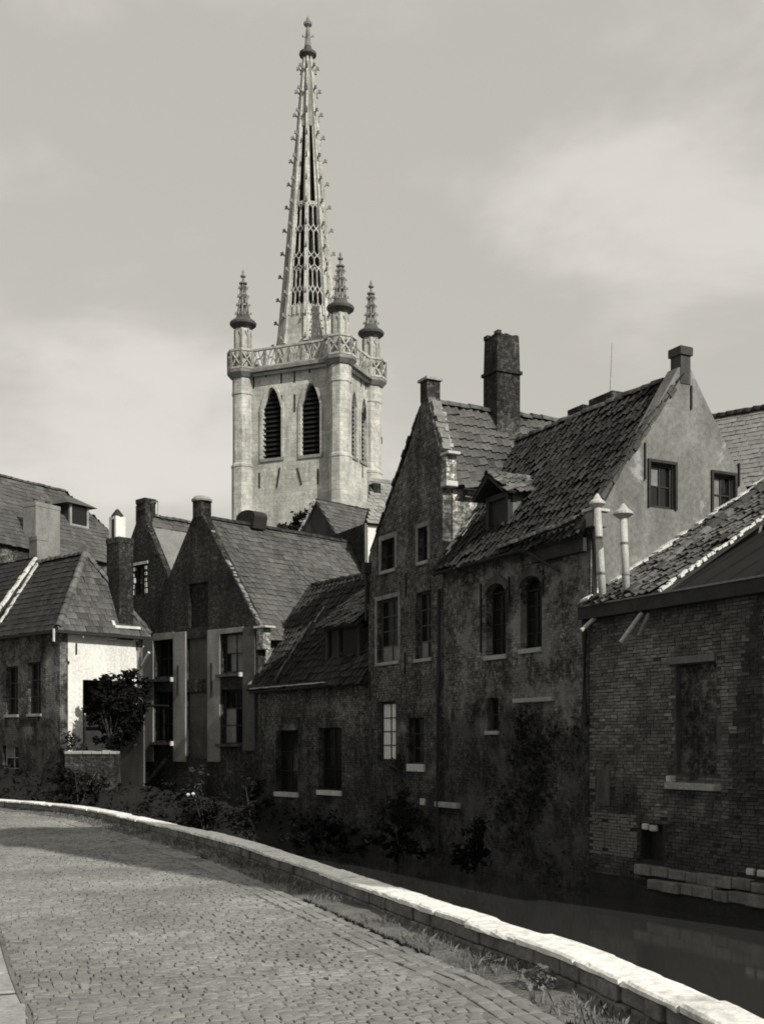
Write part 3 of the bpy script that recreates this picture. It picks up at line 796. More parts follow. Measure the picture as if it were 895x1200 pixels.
# pierced balustrade: each panel a part with posts, rails and crossing tracery
BZ0, BZ1 = ZB+0.2, ZB+2.0
def panel(p, q, kind):
    p = Vector(p); q = Vector(q); m = MB(); n = (q-p); up = Vector((n.y, -n.x, 0)).normalized()
    def at_(t, z): e = p.lerp(q, t); return Vector((e.x, e.y, z))
    m.bar(at_(0, BZ1), at_(1, BZ1), 0.26, 0.2); m.bar(at_(0, BZ0+0.09), at_(1, BZ0+0.09), 0.24, 0.18)
    m.bar(at_(0, BZ0), at_(0, BZ1+0.08), 0.2, 0.2); m.bar(at_(1, BZ0), at_(1, BZ1+0.08), 0.2, 0.2)
    zl, zh = BZ0+0.15, BZ1-0.08; zm = (zl+zh)/2
    if kind == 'x': segs = [((0, zl), (1, zh)), ((0, zh), (1, zl))]
    elif kind == 'flame': segs = [((0, zl), (0.32, zm)), ((0.32, zm), (0.2, zh)), ((0.32, zm), (0.6, zl)), ((0.32, zm), (0.68, zm)), ((0.68, zm), (0.45, zh)), ((0.68, zm), (1, zh)), ((0.68, zm), (0.85, zl)), ((0, zh), (0.2, zm+0.3)), ((1, zl), (0.85, zm))]
    else: segs = [((0, zh), (0.32, zm)), ((0.32, zm), (0.2, zl)), ((0.32, zm), (0.55, zh)), ((0.32, zm), (0.68, zm)), ((0.68, zm), (0.5, zl)), ((0.68, zm), (1, zl)), ((0.68, zm), (0.85, zh)), ((0.15, zm), (0, zl))]
    for (a, b) in segs: m.bar(at_(*a), at_(*b), 0.1, 0.14, up=up)
    m.build('balustrade_panel', 'limestone', TW)
for (a, b, o) in edge_runs():
    a = Vector((a[0]+o[0]*0.42, a[1]+o[1]*0.42)); b = Vector((b[0]+o[0]*0.42, b[1]+o[1]*0.42)); k = 6 if abs(o[1]) else 4
    for i in range(k): panel((*a.lerp(b, i/k), 0), (*a.lerp(b, (i+1)/k), 0), ('flame', 'flick')[i % 2])
for ci, (cx, cy) in enumerate(CORN):
    rr = 1.44; oc = math.atan2(cy-TM/2, cx-TL/2)
    for k in range(8):
        a0 = A8+k*math.pi/4; a1 = a0+math.pi/4; mid = (a0+a1)/2
        if math.cos(mid-oc) < -0.3: continue
        panel((cx+rr*math.cos(a0), cy+rr*math.sin(a0), 0), (cx+rr*math.cos(a1), cy+rr*math.sin(a1), 0), 'x')
# crocket meshes
def crocket_mesh(s):
    m = MB()
    m.bar((0, 0, -0.2*s), (0.42*s, 0, 0.06*s), 0.14*s, 0.16*s); m.bar((0.36*s, 0, 0.02*s), (0.5*s, 0.0, 0.3*s), 0.34*s, 0.12*s, up=(0, 1, 0))
    m.bar((0.4*s, 0, 0.0), (0.66*s, 0, -0.1*s), 0.2*s, 0.12*s)
    return m.mesh('crocket', 'limestone_weathered')
CRB, CRS = crocket_mesh(0.78), crocket_mesh(0.46)
def put_crocket(me, x, y, z, an):
    M = Matrix.Translation((x, y, z)) @ Matrix.Rotation(an, 4, 'Z'); link('crocket', me, TW, M=M)
for ci, (cx, cy) in enumerate(CORN[:3]):
    D = MB().lathe(cx, cy, [(0.9, ZB+0.1), (0.9, ZB+0.55), (0.78, ZB+0.65), (0.78, 42.3)], 8, A8).build('turret_drum', 'limestone', TW)
    rb = MB()
    for k in range(8):
        a = A8+k*math.pi/4; rb.bar((cx+0.8*math.cos(a), cy+0.8*math.sin(a), ZB+0.6), (cx+0.8*math.cos(a), cy+0.8*math.sin(a), 42.2), 0.15, 0.15)
        a2 = a+math.pi/8; p0 = Vector((cx+0.8*math.cos(a), cy+0.8*math.sin(a), 41.4)); p1 = Vector((cx+0.78*math.cos(a2), cy+0.78*math.sin(a2), 42.0))
        a3 = a+math.pi/4; p2 = Vector((cx+0.8*math.cos(a3), cy+0.8*math.sin(a3), 41.4)); rb.bar(p0, p1, 0.1); rb.bar(p1, p2, 0.1)
    rb.build('blind_tracery', 'limestone', D)
    MB().lathe(cx, cy, [(0.8, 42.25), (0.95, 42.4), (1.28, 42.65), (1.32, 42.85), (1.2, 43.0), (0.75, 43.3), (0.62, 43.6)], 16, A8).build('turret_cap', 'limestone_blackened', TW)
    P = MB()
    for k in range(8):
        a = A8+k*math.pi/4; P.bar((cx+0.58*math.cos(a), cy+0.58*math.sin(a), 43.4), (cx+0.16*math.cos(a), cy+0.16*math.sin(a), 46.6), 0.13, 0.13)
    for z, r_ in ((44.6, 0.44), (45.7, 0.29)):
        P.lathe(cx, cy, [(r_-0.06, z-0.06), (r_+0.05, z-0.06), (r_+0.05, z+0.06), (r_-0.06, z+0.06)], 8, A8)
    P.lathe(cx, cy, [(0.2, 43.4), (0.1, 46.5)], 8, A8)
    P.lathe(cx, cy, [(0.15, 46.4), (0.18, 46.6), (0.4, 46.7), (0.4, 46.82), (0.12, 46.95), (0.1, 47.3), (0.26, 47.4), (0.28, 47.52), (0.1, 47.65), (0.13, 47.9), (0.02, 48.15)], 8, A8)
    P.build('pinnacle', 'limestone_weathered', TW)
    for k in range(8):
        a = A8+k*math.pi/4
        for i in range(4):
            t = 0.12+0.26*i; r_ = 0.58-0.42*t; put_crocket(CRS, cx+r_*math.cos(a), cy+r_*math.sin(a), 43.4+3.2*t, a)
# spire
SX, SY = TL/2, TM/2
PROF = [(38.0, 3.35), (40.6, 3.12), (41.6, 2.92), (44.1, 2.68), (49.0, 2.22), (54.5, 1.72), (62.4, 1.02), (69.6, 0.42)]
def rad(z):
    for (z0, r0), (z1, r1) in zip(PROF, PROF[1:]):
        if z <= z1: return r0+(r1-r0)*(z-z0)/(z1-z0)
    return PROF[-1][1]
def rib_pt(k, z, e=0.0): a = A8+k*math.pi/4; r_ = rad(z)+e; return Vector((SX+r_*math.cos(a), SY+r_*math.sin(a), z))
MB().lathe(SX, SY, [(rad(z)-0.03, z) for z in (38.0, 40.6, 41.6, 42.9)], 8, A8).build('spire_base', 'limestone', TW)
MB().lathe(SX, SY, [(rad(z)*0.6, z) for z in (42.5, 49, 54.5, 62.0)], 8, A8).build('spire_shade_core', 'belfry_timber', TW)  # dark core added so the openings show the shade inside the spire
MB().lathe(SX, SY, [(rad(z)-0.03, z) for z in (62.4, 66, 69.3)], 8, A8).build('spire_shaft', 'limestone_weathered', TW)
for k in range(8):
    rb = MB(); zs = [40.6, 41.6, 44.1, 49, 54.5, 62.4, 69.4]; a = A8+k*math.pi/4; rv = Vector((math.cos(a), math.sin(a), 0)); tv = Vector((-math.sin(a), math.cos(a), 0))
    o = 0; vs = []; f = []
    for z in zs:
        c = Vector((SX, SY, z))+rv*rad(z); hw = 0.10+0.05*rad(z)
        vs += [c-tv*hw-rv*0.34, c-tv*hw*0.75+rv*0.1, c+tv*hw*0.75+rv*0.1, c+tv*hw-rv*0.34]
    for i in range(len(zs)-1):
        for j in range(4): f.append((i*4+j, i*4+(j+1) % 4, i*4+4+(j+1) % 4, i*4+4+j))
    rb.add(vs, f).build('rib', 'limestone', TW)
    z = 41.0; i = 0
    while z < 68.6:
        p = rib_pt(k, z, 0.08); put_crocket(CRB, p.x, p.y, p.z, a); z += 2.28; i += 1
ROWS = [(42.9, 44.2, 0), (44.2, 45.9, 3), (45.9, 48.1, 3), (48.1, 49.3, 2), (49.3, 52.0, 2), (52.0, 54.5, 2)]
for k in range(8):
    m = MB(); a = A8+(k+0.5)*math.pi/4; nv = Vector((math.cos(a), math.sin(a), 0))
    def fpt(t, z, e=-0.16): return rib_pt(k, z).lerp(rib_pt(k+1, z), t)+nv*e
    E0, E1 = 0.13, 0.87
    for (z0, z1, n) in ROWS:
        # solid borders beside the ribs
        for (ta, tb) in ((0.02, E0), (E1, 0.98)):
            v = [fpt(ta, z0, -0.06), fpt(tb, z0, -0.06), fpt(tb, z1, -0.06), fpt(ta, z1, -0.06)]; v2 = [q-nv*0.2 for q in v]
            m.add(v+v2, [(0, 1, 2, 3), (7, 6, 5, 4), (1, 5, 6, 2), (0, 3, 7, 4)])
        if n == 0:
            v = [fpt(E0, z0, -0.08), fpt(E1, z0, -0.08), fpt(E1, z1, -0.08), fpt(E0, z1, -0.08)]; v2 = [q-nv*0.2 for q in v]
            m.add(v+v2, [(0, 1, 2, 3), (7, 6, 5, 4), (3, 2, 6, 7)])
            for i in range(4):
                t = E0+(E1-E0)*i/3; m.bar(fpt(t, z0+0.5, -0.02), fpt(t, z1+0.1, -0.05), 0.16, 0.2, up=nv)
            continue
        w_ = (E1-E0)/n; hh = min(0.42, (z1-z0)*0.28); bw2 = 0.085
        for i in range(n+1):
            t = E0+w_*i; m.bar(fpt(t, z0+hh*0.9), fpt(t, z1-hh*0.9), bw2, 0.2, up=nv)
        for i in range(n):
            t = E0+w_*(i+0.5); tl, tr = t-w_/2, t+w_/2; q = w_*0.2
            for (zz, sg) in ((z1, -1), (z0, 1)):
                m.bar(fpt(tl, zz+sg*hh), fpt(t-q, zz+sg*hh*0.32), bw2, 0.18, up=nv); m.bar(fpt(t-q, zz+sg*hh*0.32), fpt(t, zz+sg*0.0), bw2, 0.18, up=nv)
                m.bar(fpt(tr, zz+sg*hh), fpt(t+q, zz+sg*hh*0.32), bw2, 0.18, up=nv); m.bar(fpt(t+q, zz+sg*hh*0.32), fpt(t, zz+sg*0.0), bw2, 0.18, up=nv)
    for (ta, tb) in ((0.02, 0.30), (0.70, 0.98)):
        v = []
        for z in (54.5, 58.5, 62.6): v += [fpt(ta, z, -0.06), fpt(tb, z, -0.06)]
        v2 = [q-nv*0.16 for q in v]
        m.add(v+v2, [(0, 1, 3, 2), (2, 3, 5, 4), (6, 8, 9, 7), (8, 10, 11, 9), (1, 7, 9, 3), (3, 9, 11, 5), (0, 2, 8, 6), (2, 4, 10, 8)])
    m.bar(fpt(0.30, 54.6), fpt(0.70, 54.6), 0.3, 0.2, up=nv)
    m.build('tracery_panel', 'limestone', TW)
MB().lathe(SX, SY, [(0.4, 69.2), (0.5, 69.4), (0.85, 69.7), (0.85, 69.95), (0.45, 70.15), (0.35, 70.6)], 12, A8).build('collar', 'limestone_blackened', TW)
MB().lathe(SX, SY, [(0.33, 70.5), (0.26, 71.4), (0.2, 72.2), (0.16, 72.5), (0.4, 72.7), (0.42, 72.95), (0.18, 73.1), (0.18, 73.3), (0.05, 73.6)], 8, A8).build('finial', 'limestone_weathered', TW)
for k in range(4):
    a = A8+k*math.pi/2; put_crocket(CRS, SX+0.28*math.cos(a), SY+0.28*math.sin(a), 71.6, a)

# ================================================================== HOUSES ALONG THE CANAL
ROW = (0.464, -0.886)                                    # the row: rightwards along the facades
def P_row(s): return (7.07-0.464*s, 23.7+0.886*s)
ZW = -1.75                                               # foot of the walls, just under water

# ---- tall gabled house
HC = thing('gabled_house', 'tall dark brick house with steep front gable standing in the canal', 'house', (*P_row(16.2), 0), ROW)
WC = 4.8
RC = {k: frect(HC, *v) for k, v in dict(tl=(447, 632, 463, 668), tr=(490, 618, 501.5, 658), ml=(442, 702, 467, 776), mr=(487, 693, 505, 772), ll=(442, 822, 463.5, 893), lr=(479, 841, 497, 896)).items()}
apx = 3.72
outl = [(0, ZW), (WC, ZW), (WC, 9.75), (WC-0.05, 10.45), (WC-0.22, 10.75), (apx+0.26, 12.35), (apx+0.2, 12.55), (apx-0.18, 12.55), (apx-0.25, 12.3), (2.75, 11.2), (1.75, 10.08), (0.8, 9.02), (0.0, 8.2)]
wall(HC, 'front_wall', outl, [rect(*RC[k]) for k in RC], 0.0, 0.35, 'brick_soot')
MB().box(apx-0.2, apx+0.22, -0.03, 0.42, 12.4, 13.0).build('gable_finial', 'brick_chimney', HC); MB().box(apx-0.27, apx+0.29, -0.09, 0.48, 13.0, 13.08).build('finial_cap', 'stone_sill', HC)
window(HC, RC['tl'], 0, 2, 2, 'timber_dark', surround='window_stone', sw=0.15); window(HC, RC['tr'], 0, 1, 2, 'timber_dark', surround='window_stone', sw=0.13)
window(HC, RC['ml'], 0, 2, 4, 'frame_paint', surround='window_stone', sw=0.13, special='curtain', pale=((0, 0), (1, 0)))
window(HC, RC['mr'], 0, 2, 4, 'frame_paint', special='curtain', pale=((0, 0),))
window(HC, RC['ll'], 0, 2, 4, 'timber_dark', special='pane_sky_pale', pale=[(i, j) for i in range(2) for j in range(4)], bw_=0.09, sill=None)
window(HC, RC['lr'], 0, 1, 3, 'timber_dark', sill='stone_pale', sillz=0.22)
mb = MB(); x, z = fp(HC, 527, 943); mb.box(x-0.7, x+0.55, -0.12, 0.05, z-0.1, z+0.06); mb.build('stone_ledge', 'stone_sill', HC, bevel=0.02)
x, z = fp(HC, 496, 940); MB().box(x-0.13, x+0.13, -0.06, 0.05, z-0.1, z+0.1).build('quoin', 'stone_pale', HC, bevel=0.02)
anchors(HC, [(432, 680, 708), (434, 787, 822), (476, 672, 700), (475, 765, 790)], 0.0)
# sunlit side wall above the neighbour's roof, other walls
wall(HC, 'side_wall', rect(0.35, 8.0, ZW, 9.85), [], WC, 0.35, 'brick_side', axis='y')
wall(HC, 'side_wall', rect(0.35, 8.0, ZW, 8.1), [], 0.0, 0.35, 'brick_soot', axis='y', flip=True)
wall(HC, 'back_wall', [(0, ZW), (WC, ZW), (WC, 9.8), (apx, 12.2), (0, 8.1)], [], 7.65, 0.35, 'brick_soot')
rcr = roof_plane(HC, [(WC+0.22, 0.30, 9.62), (WC+0.22, 8.1, 9.62), (apx, 8.1, 12.35), (apx, 0.30, 12.35)], 'pantile', 0.27, 0.30, var=0.45, sag=0.05, ragged=0.012)
roof_plane(HC, [(-0.1, 8.1, 8.0), (-0.1, 0.32, 8.0), (apx, 0.32, 12.35), (apx, 8.1, 12.35)], 'pantile_dark', 0.27, 0.34, parts=0)
ridge(HC, (apx, 0.42, 12.4), (apx, 8.1, 12.4), 0.15, 0.38)
# coping of the front gable: sunlit brick and mortar edge, kneeler at its foot
mortar(HC, (apx+0.3, 0.2, 12.32), (WC-0.12, 0.2, 10.72), 0.34, 0.16, 'window_stone', 'gable_coping', n=9, jit=0.015)
mortar(HC, (apx+0.36, 0.36, 12.2), (WC-0.05, 0.36, 10.5), 0.12, 0.12, 'stone_sill', 'coping_mortar', n=14)
MB().box(WC-0.06, WC+0.42, -0.06, 0.36, 10.5, 10.58).build('kneeler_slab', 'stone_pale', HC, bevel=0.01)
MB().box(WC-0.05, WC+0.24, -0.02, 0.33, 9.75, 10.5).build('kneeler', 'brick_side', HC); MB().box(WC-0.05, WC+0.3, -0.05, 0.35, 9.58, 9.74).build('kneeler_foot', 'stone_pale', HC, bevel=0.02)
mortar(HC, (-0.05, 0.15, 8.2), (apx-0.3, 0.15, 12.3), 0.3, 0.1, 'brick_chimney', 'gable_coping', n=22, jit=0.012)
gutter(HC, (WC+0.3, 0.5, 9.55), (WC+0.3, 8.0, 9.55), 0.08)
chimney(HC, apx-0.38, apx+0.4, 2.35, 3.2, 11.2, 14.75, 'brick_chimney', 0.07, band=1.1, taper=0.06, label='massive brick chimney stack with a crumbling top')
# rain pipe in the corner between the two facades
MB().tube([(WC-0.05, -0.1, 6.6), (WC-0.05, -0.1, 3.9), (WC-0.12, -0.1, 3.6), (WC-0.12, -0.1, -1.0)], 0.055, 8).build('rain_pipe', 'iron', HC)
x0, z0 = fp(HC, 431, 640)
MB().tube([(0.06, -0.12, 7.7), (0.06, -0.12, 6.1)], 0.05, 8).build('rain_pipe', 'iron', HC); MB().box(-0.06, 0.22, -0.24, 0, 7.65, 8.0).build('rain_hopper', 'iron', HC)

# ---- long house with rendered end gable
HD = thing('rendered_house', 'long canal house with arched windows, mossy tiled roof and grey rendered end gable', 'house', (*P_row(11.4), 0), ROW)
WD, YR, ZR, ZE = 6.85, 3.05, 11.37, 7.30
RD = {k: frect(HD, *v) for k, v in dict(a=(569, 684, 592, 768), b=(609, 675, 634, 760), c=(570, 818, 583, 857)).items()}
holes = [arch(*RD['a'], 0.22), arch(*RD['b'], 0.33), rect(*RD['c'])]
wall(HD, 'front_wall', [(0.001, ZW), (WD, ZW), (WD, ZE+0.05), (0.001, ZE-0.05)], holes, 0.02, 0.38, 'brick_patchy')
for k, ar in (('a', 0.22), ('b', 0.33)):
    window(HD, RD[k], 0.02, 2, 4, 'sash_black', depth=0.2, sill='stone_sill', arched=ar, sillz=0.12)
window(HD, RD['c'], 0.02, 1, 2, 'timber_dark', sill='stone_sill')
for k in 'ab':                                            # plastered arch bands round the two windows
    r = RD[k]; pts = arch(r[0]-0.1, r[1]+0.1, r[2], r[3]+0.1, 0.35)[2:]; m = MB()
    for p, q in zip(pts, pts[1:]): m.bar((p[0], 0.0, p[1]), (q[0], 0.0, q[1]), 0.06, 0.2, up=(0, 0, 1))
    m.build('window_arch', 'plaster_dull', HD)
x, z = fp(HD, 627, 821); MB().box(x-0.85, x+0.85, -0.14, 0.03, z-0.05, z+0.07).build('stone_ledge', 'stone_sill', HD, bevel=0.02)
anchors(HD, [(564, 684, 765), (597, 676, 706), (637, 668, 697)], 0.02)
# end gable, rendered
GA = {k: srect(HD, *v, WD) for k, v in dict(l=(761, 543, 790, 596), r=(835, 556, 860, 603)).items()}
wall(HD, 'end_gable', [(0.4, ZW), (6.1, ZW), (6.1, 7.35), (YR+0.26, ZR+0.12), (YR+0.2, ZR+0.2), (YR-0.2, ZR+0.2), (YR-0.26, ZR+0.12), (0.4, 7.75)],
     [rect(*GA[k]) for k in GA], WD, 0.4, 'plaster_grey', axis='y')
for k in GA: window(HD, GA[k], WD, 2, 2, 'timber_dark', depth=0.1, sill=None, axis='y', bw_=0.08, special='curtain', pale=((0, 1),) if k == 'l' else ((0, 0), (0, 1)))
for k in GA:
    r = GA[k]; T = Matrix(((0, -1, 0, WD), (1, 0, 0, 0), (0, 0, 1, 0), (0, 0, 0, 1)))
    m = MB(); m.box(r[0]-0.07, r[0], -0.05, 0.03, r[2], r[3]+0.07, M=T); m.box(r[1], r[1]+0.07, -0.05, 0.03, r[2], r[3]+0.07, M=T); m.box(r[0], r[1], -0.05, 0.03, r[3], r[3]+0.07, M=T)
    m.build('window_casing', 'timber_dark', HD)
chimney(HD, WD-0.36, WD+0.02, YR-0.15, YR+0.17, ZR-0.2, ZR+0.75, 'plaster_dull', 0.045)
anchors(HD, [(809, 452, 480), (755, 519, 562), (865, 543, 570)], WD, 'y')
mt = MB()
# roof: front slope, back slope
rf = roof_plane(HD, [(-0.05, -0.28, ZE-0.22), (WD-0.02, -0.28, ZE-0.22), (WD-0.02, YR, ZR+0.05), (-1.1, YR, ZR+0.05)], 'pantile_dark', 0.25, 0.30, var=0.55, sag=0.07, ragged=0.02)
roof_plane(HD, [(WD-0.02, 6.3, 7.0), (-1.0, 6.3, 7.0), (-1.0, YR, ZR+0.05), (WD-0.02, YR, ZR+0.05)], 'pantile_dark', 0.25, 0.34, parts=0)
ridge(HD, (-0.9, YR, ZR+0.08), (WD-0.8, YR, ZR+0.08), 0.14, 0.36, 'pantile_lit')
wall(HD, 'back_wall', rect(0.0, WD, ZW, 7.1), [], 5.9, 0.3, 'brick_soot')
mortar(HD, (0.12, -0.2, ZE-0.05), (0.12, 2.0, ZE+2.72), 0.2, 0.12, 'stone_pale', 'roof_flashing', n=12, jit=0.012)
mortar(HD, (WD-0.05, -0.25, ZE-0.12), (WD-0.05, YR-0.4, ZR-0.35), 0.2, 0.16, 'plaster_dull', 'verge_mortar', n=18, jit=0.012)
gutter(HD, (0.1, -0.36, ZE-0.28), (4.75, -0.36, ZE-0.24), 0.085)
MB().tube([(4.72, -0.38, ZE-0.28), (5.5, -0.2, ZE-0.75), (5.85, -0.12, ZE-0.95)], 0.04, 8).build('rain_pipe', 'iron', HD)
# row of pale broken tiles along the eave end
ridge(HD, (3.4, -0.3, ZE-0.06), (WD-0.1, -0.22, ZE+0.18), 0.11, 0.26, 'pantile_lit', 'eave_tile')
MB().box(4.7, WD-0.001, -0.16, -0.002, ZE-0.6, ZE-0.26).build('fascia_board', 'timber_dark', HD)
# dormer
dx0, _ = fp(HD, 572, 615, 0.5); dx1, _ = fp(HD, 598, 610, 0.5)
dm = MB()
dm.box(dx0, dx0+0.13, 0.42, 0.58, ZE+0.45, ZE+1.7); dm.box(dx1-0.13, dx1, 0.42, 0.58, ZE+0.45, ZE+1.7); dm.box(dx0+0.13, dx1-0.13, 0.43, 0.57, ZE+1.55, ZE+1.7)
dorm = dm.build('dormer', 'timber_dark', HD)
MB().box(dx0+0.13, dx1-0.13, 0.54, 0.56, ZE+0.6, ZE+1.55).build('hatch', 'timber_dark', dorm)
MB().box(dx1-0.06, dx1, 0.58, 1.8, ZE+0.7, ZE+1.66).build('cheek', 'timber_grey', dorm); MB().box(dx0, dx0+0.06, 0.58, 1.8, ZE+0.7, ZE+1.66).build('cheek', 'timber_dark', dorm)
mx = (dx0+dx1)/2; hw = (dx1-dx0)/2+0.22
for sg in (-1, 1):
    a = (mx+sg*hw, 0.12, ZE+1.64); b = (mx+sg*hw, 2.1, ZE+1.64); c = (mx, 2.3, ZE+2.2); d = (mx, 0.12, ZE+2.2)
    q = [a, b, c, d] if sg > 0 else [b, a, d, c]
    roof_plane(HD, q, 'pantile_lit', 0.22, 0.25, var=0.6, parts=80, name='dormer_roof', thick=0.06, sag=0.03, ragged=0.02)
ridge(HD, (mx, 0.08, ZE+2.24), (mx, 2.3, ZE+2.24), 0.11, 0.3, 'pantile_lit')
# chimneys behind the ridge and the aerial
ym = YR+0.6
for (p0, p1, yt, c_) in ((664, 684, 473, 0.0), (690, 719, 457, 0.05)):
    a, _ = fp(HD, p0, yt, ym); b, zt = fp(HD, p1, yt, ym)
    chimney(HD, a+0.1, b-0.05, ym, ym+0.5, ZR-1.2, zt, 'brick_chimney', max(0.03, c_))
x, z0 = fp(HD, 712.5, 466, ym+0.2); x2, z1 = fp(HD, 715.5, 402, ym+0.2)
MB().tube([(x, ym+0.25, z0-0.5), (x2, ym+0.25, z1)], [0.03, 0.018], 6).build('aerial', 'zinc', HD)
# hopper and downpipe on the corner of the gable
MB().box(WD+0.01, WD+0.32, -0.12, 0.32, 7.25, 7.62).build('rain_hopper', 'lead_sheet', HD, bevel=0.02); MB().box(WD-0.04, WD+0.37, -0.17, 0.37, 7.62, 7.69).build('hopper_lid', 'stone_pale', HD, bevel=0.01)
MB().tube([(WD+0.16, 0.06, 7.3), (WD+0.16, 0.06, 5.35), (WD+0.02, -0.12, 5.0), (WD+0.02, -0.12, 2.6)], 0.085, 10).build('rain_pipe', 'iron', HD)

# ---- low house with the brick canal wall
HF = thing('low_brick_house', 'low house with coursed brick canal wall, dark eave board and two metal flues', 'house', (*P_row(4.55), 0), ROW)
WF, ZF = 9.5, 5.22
niche = frect(HF, 791, 778, 838, 908); box_ = frect(HF, 750, 966, 775, 1009)
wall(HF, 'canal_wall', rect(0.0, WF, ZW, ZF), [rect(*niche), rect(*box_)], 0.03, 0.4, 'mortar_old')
MB().box(niche[0]-0.05, niche[1]+0.05, 0.16, 0.3, niche[2]-0.05, niche[3]+0.05).build('blocked_opening', 'brick_soot', HF)
MB().box(box_[0]-0.05, box_[1]+0.05, 0.33, 0.36, box_[2]-0.05, box_[3]+0.05).build('culvert_back', 'iron', HF)
# bricks: one object each for the nearest, the rest one mesh
BR = []
for q in range(8):
    b_ = MB().box(-0.5, 0.5, -0.02, 0.03, -0.5, 0.5, 0.5+0.14*q+0.018*q*q); BR.append((b_, b_.mesh('brick', 'brick_unit')))
items = []; z = -1.0; row = 0
pl0 = frect(HF, 690, 952, 745, 1004); pl1 = frect(HF, 697, 902, 714, 945)
while z < ZF-0.08:
    x = -0.06 if row % 2 else 0.05
    while x < WF:
        l_ = rnd.choice((0.215, 0.215, 0.215, 0.105)); a, b = x, x+l_
        x += l_+0.013
        if a < 0 or b > WF: continue
        cx, cz = (a+b)/2, z+0.03
        hit = False
        for r in (niche, box_):
            if b > r[0]-0.01 and a < r[1]+0.01 and cz > r[2]-0.05 and cz < r[3]+0.05: hit = True
        if pl1[0] < cx < pl1[1] and pl1[2] < cz < pl1[3]: hit = True
        nv = noise.noise(Vector((cx*0.7, cz*0.7, 3.0))); mossy = noise.noise(Vector((cx*0.35+7, cz*0.5, 8.0)))
        if hit or rnd.random() < 0.015+max(0, -nv-0.25)*0.3: continue
        q = int(2.9+rnd.gauss(0, 0.75)+2.6*nv+1.6*noise.noise(Vector((cx*2.1, cz*2.6, 5.0)))-2.6*max(0, mossy)+(5.5 if (pl0[0] < cx < pl0[1] and pl0[2] < cz < pl0[3]) else 0)+(1.2 if rnd.random() < 0.08 else 0)); q = max(0, min(7, q))
        M = Matrix.Translation((cx+rnd.gauss(0, 0.003), 0.028+rnd.gauss(0, 0.008)-0.02*max(0, nv), cz+rnd.gauss(0, 0.003)+0.02*noise.noise(Vector((cx*0.6, row*0.02, 1))))) @ Matrix.Rotation(rnd.gauss(0, 0.012), 4, 'Y') @ Matrix.Rotation(rnd.gauss(0, 0.02), 4, 'Z') @ Matrix.Diagonal((l_*rnd.uniform(0.96, 1), 1, 0.064*rnd.uniform(0.9, 1.02), 1))
        wp = loc2w(HF, (cx, 0, cz)); vis = abs(wp.x/wp.y) < 0.331
        items.append((wp.length if vis else 999, q, M))
    z += 0.0765; row += 1
items.sort(key=lambda a: a[0])
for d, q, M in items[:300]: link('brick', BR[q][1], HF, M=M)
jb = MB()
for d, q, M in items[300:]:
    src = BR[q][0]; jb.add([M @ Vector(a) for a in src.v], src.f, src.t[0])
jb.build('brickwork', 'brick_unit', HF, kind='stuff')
MB().add([(pl1[0], 0.0, pl1[2]), (pl1[1], 0.0, pl1[2]+0.02), (pl1[1]-0.02, 0.0, pl1[3]+0.15), (pl1[0]+0.1, 0.0, pl1[3]-0.1), (pl1[0], 0.04, pl1[2]), (pl1[1], 0.04, pl1[2]), (pl1[1], 0.04, pl1[3]), (pl1[0], 0.04, pl1[3])],
         [(0, 1, 2, 3), (0, 4, 5, 1), (1, 5, 6, 2), (2, 6, 7, 3), (3, 7, 4, 0)]).build('render_patch', 'plaster_dull', HF)
x0, x1, za, zb = frect(HF, 784, 768, 838.5, 777); MB().box(x0, x1, -0.05, 0.1, za, zb).build('lintel', 'timber_grey', HF, bevel=0.01)
x0, x1, za, zb = frect(HF, 786, 918, 845, 926); MB().box(x0, x1, -0.2, 0.1, za, zb).build('sill', 'stone_sill', HF, bevel=0.015)
MB().box(x0-0.02, x0+0.14, -0.14, 0.05, zb, zb+0.14).build('stone_block', 'stone_pale', HF, bevel=0.02)
for (pa, pb_) in ((757, 969), (766, 971), (880, 1022), (893, 1024)):
    x, z = fp(HF, pa, pb_); MB().box(x-0.1, x+0.1, -0.06, 0.05, z-0.07, z+0.07).build('stone_block', 'stone_pale', HF, bevel=0.03)
# low quay ledge of pale stones at the water
x = fp(HF, 748, 1010)[0]; zt = fp(HF, 750, 1011)[1]
while x < WF:
    l_ = rnd.uniform(0.35, 0.6)
    for (z, yy) in ((zt-0.26, -0.16), (zt-0.52, -0.28)):
        if rnd.random() < 0.1: continue
        MB().box(x+0.01, x+l_-0.012, yy+rnd.gauss(0, 0.02), 0.02, z+rnd.gauss(0, 0.012), z+0.245-abs(rnd.gauss(0, 0.03))).build('quay_stone', 'quay_stone', HF, bevel=0.025)
    x += l_
MB().box(fp(HF, 748, 1010)[0]+0.15, WF, -0.2, 0.02, ZW, zt-0.5).build('plinth', 'mortar_old', HF)
# eave board and gutter
MB().box(-0.02, WF, -0.3, -0.22, ZF-0.19, ZF+0.1).build('eave_board', 'timber_dark', HF); MB().box(-0.02, WF, -0.22, 0.03, ZF-0.18, ZF-0.11).build('soffit', 'timber_dark', HF)
MB().box(-0.02, WF, -0.33, -0.19, ZF+0.1, ZF+0.14).build('gutter_rim', 'lead_sheet', HF)
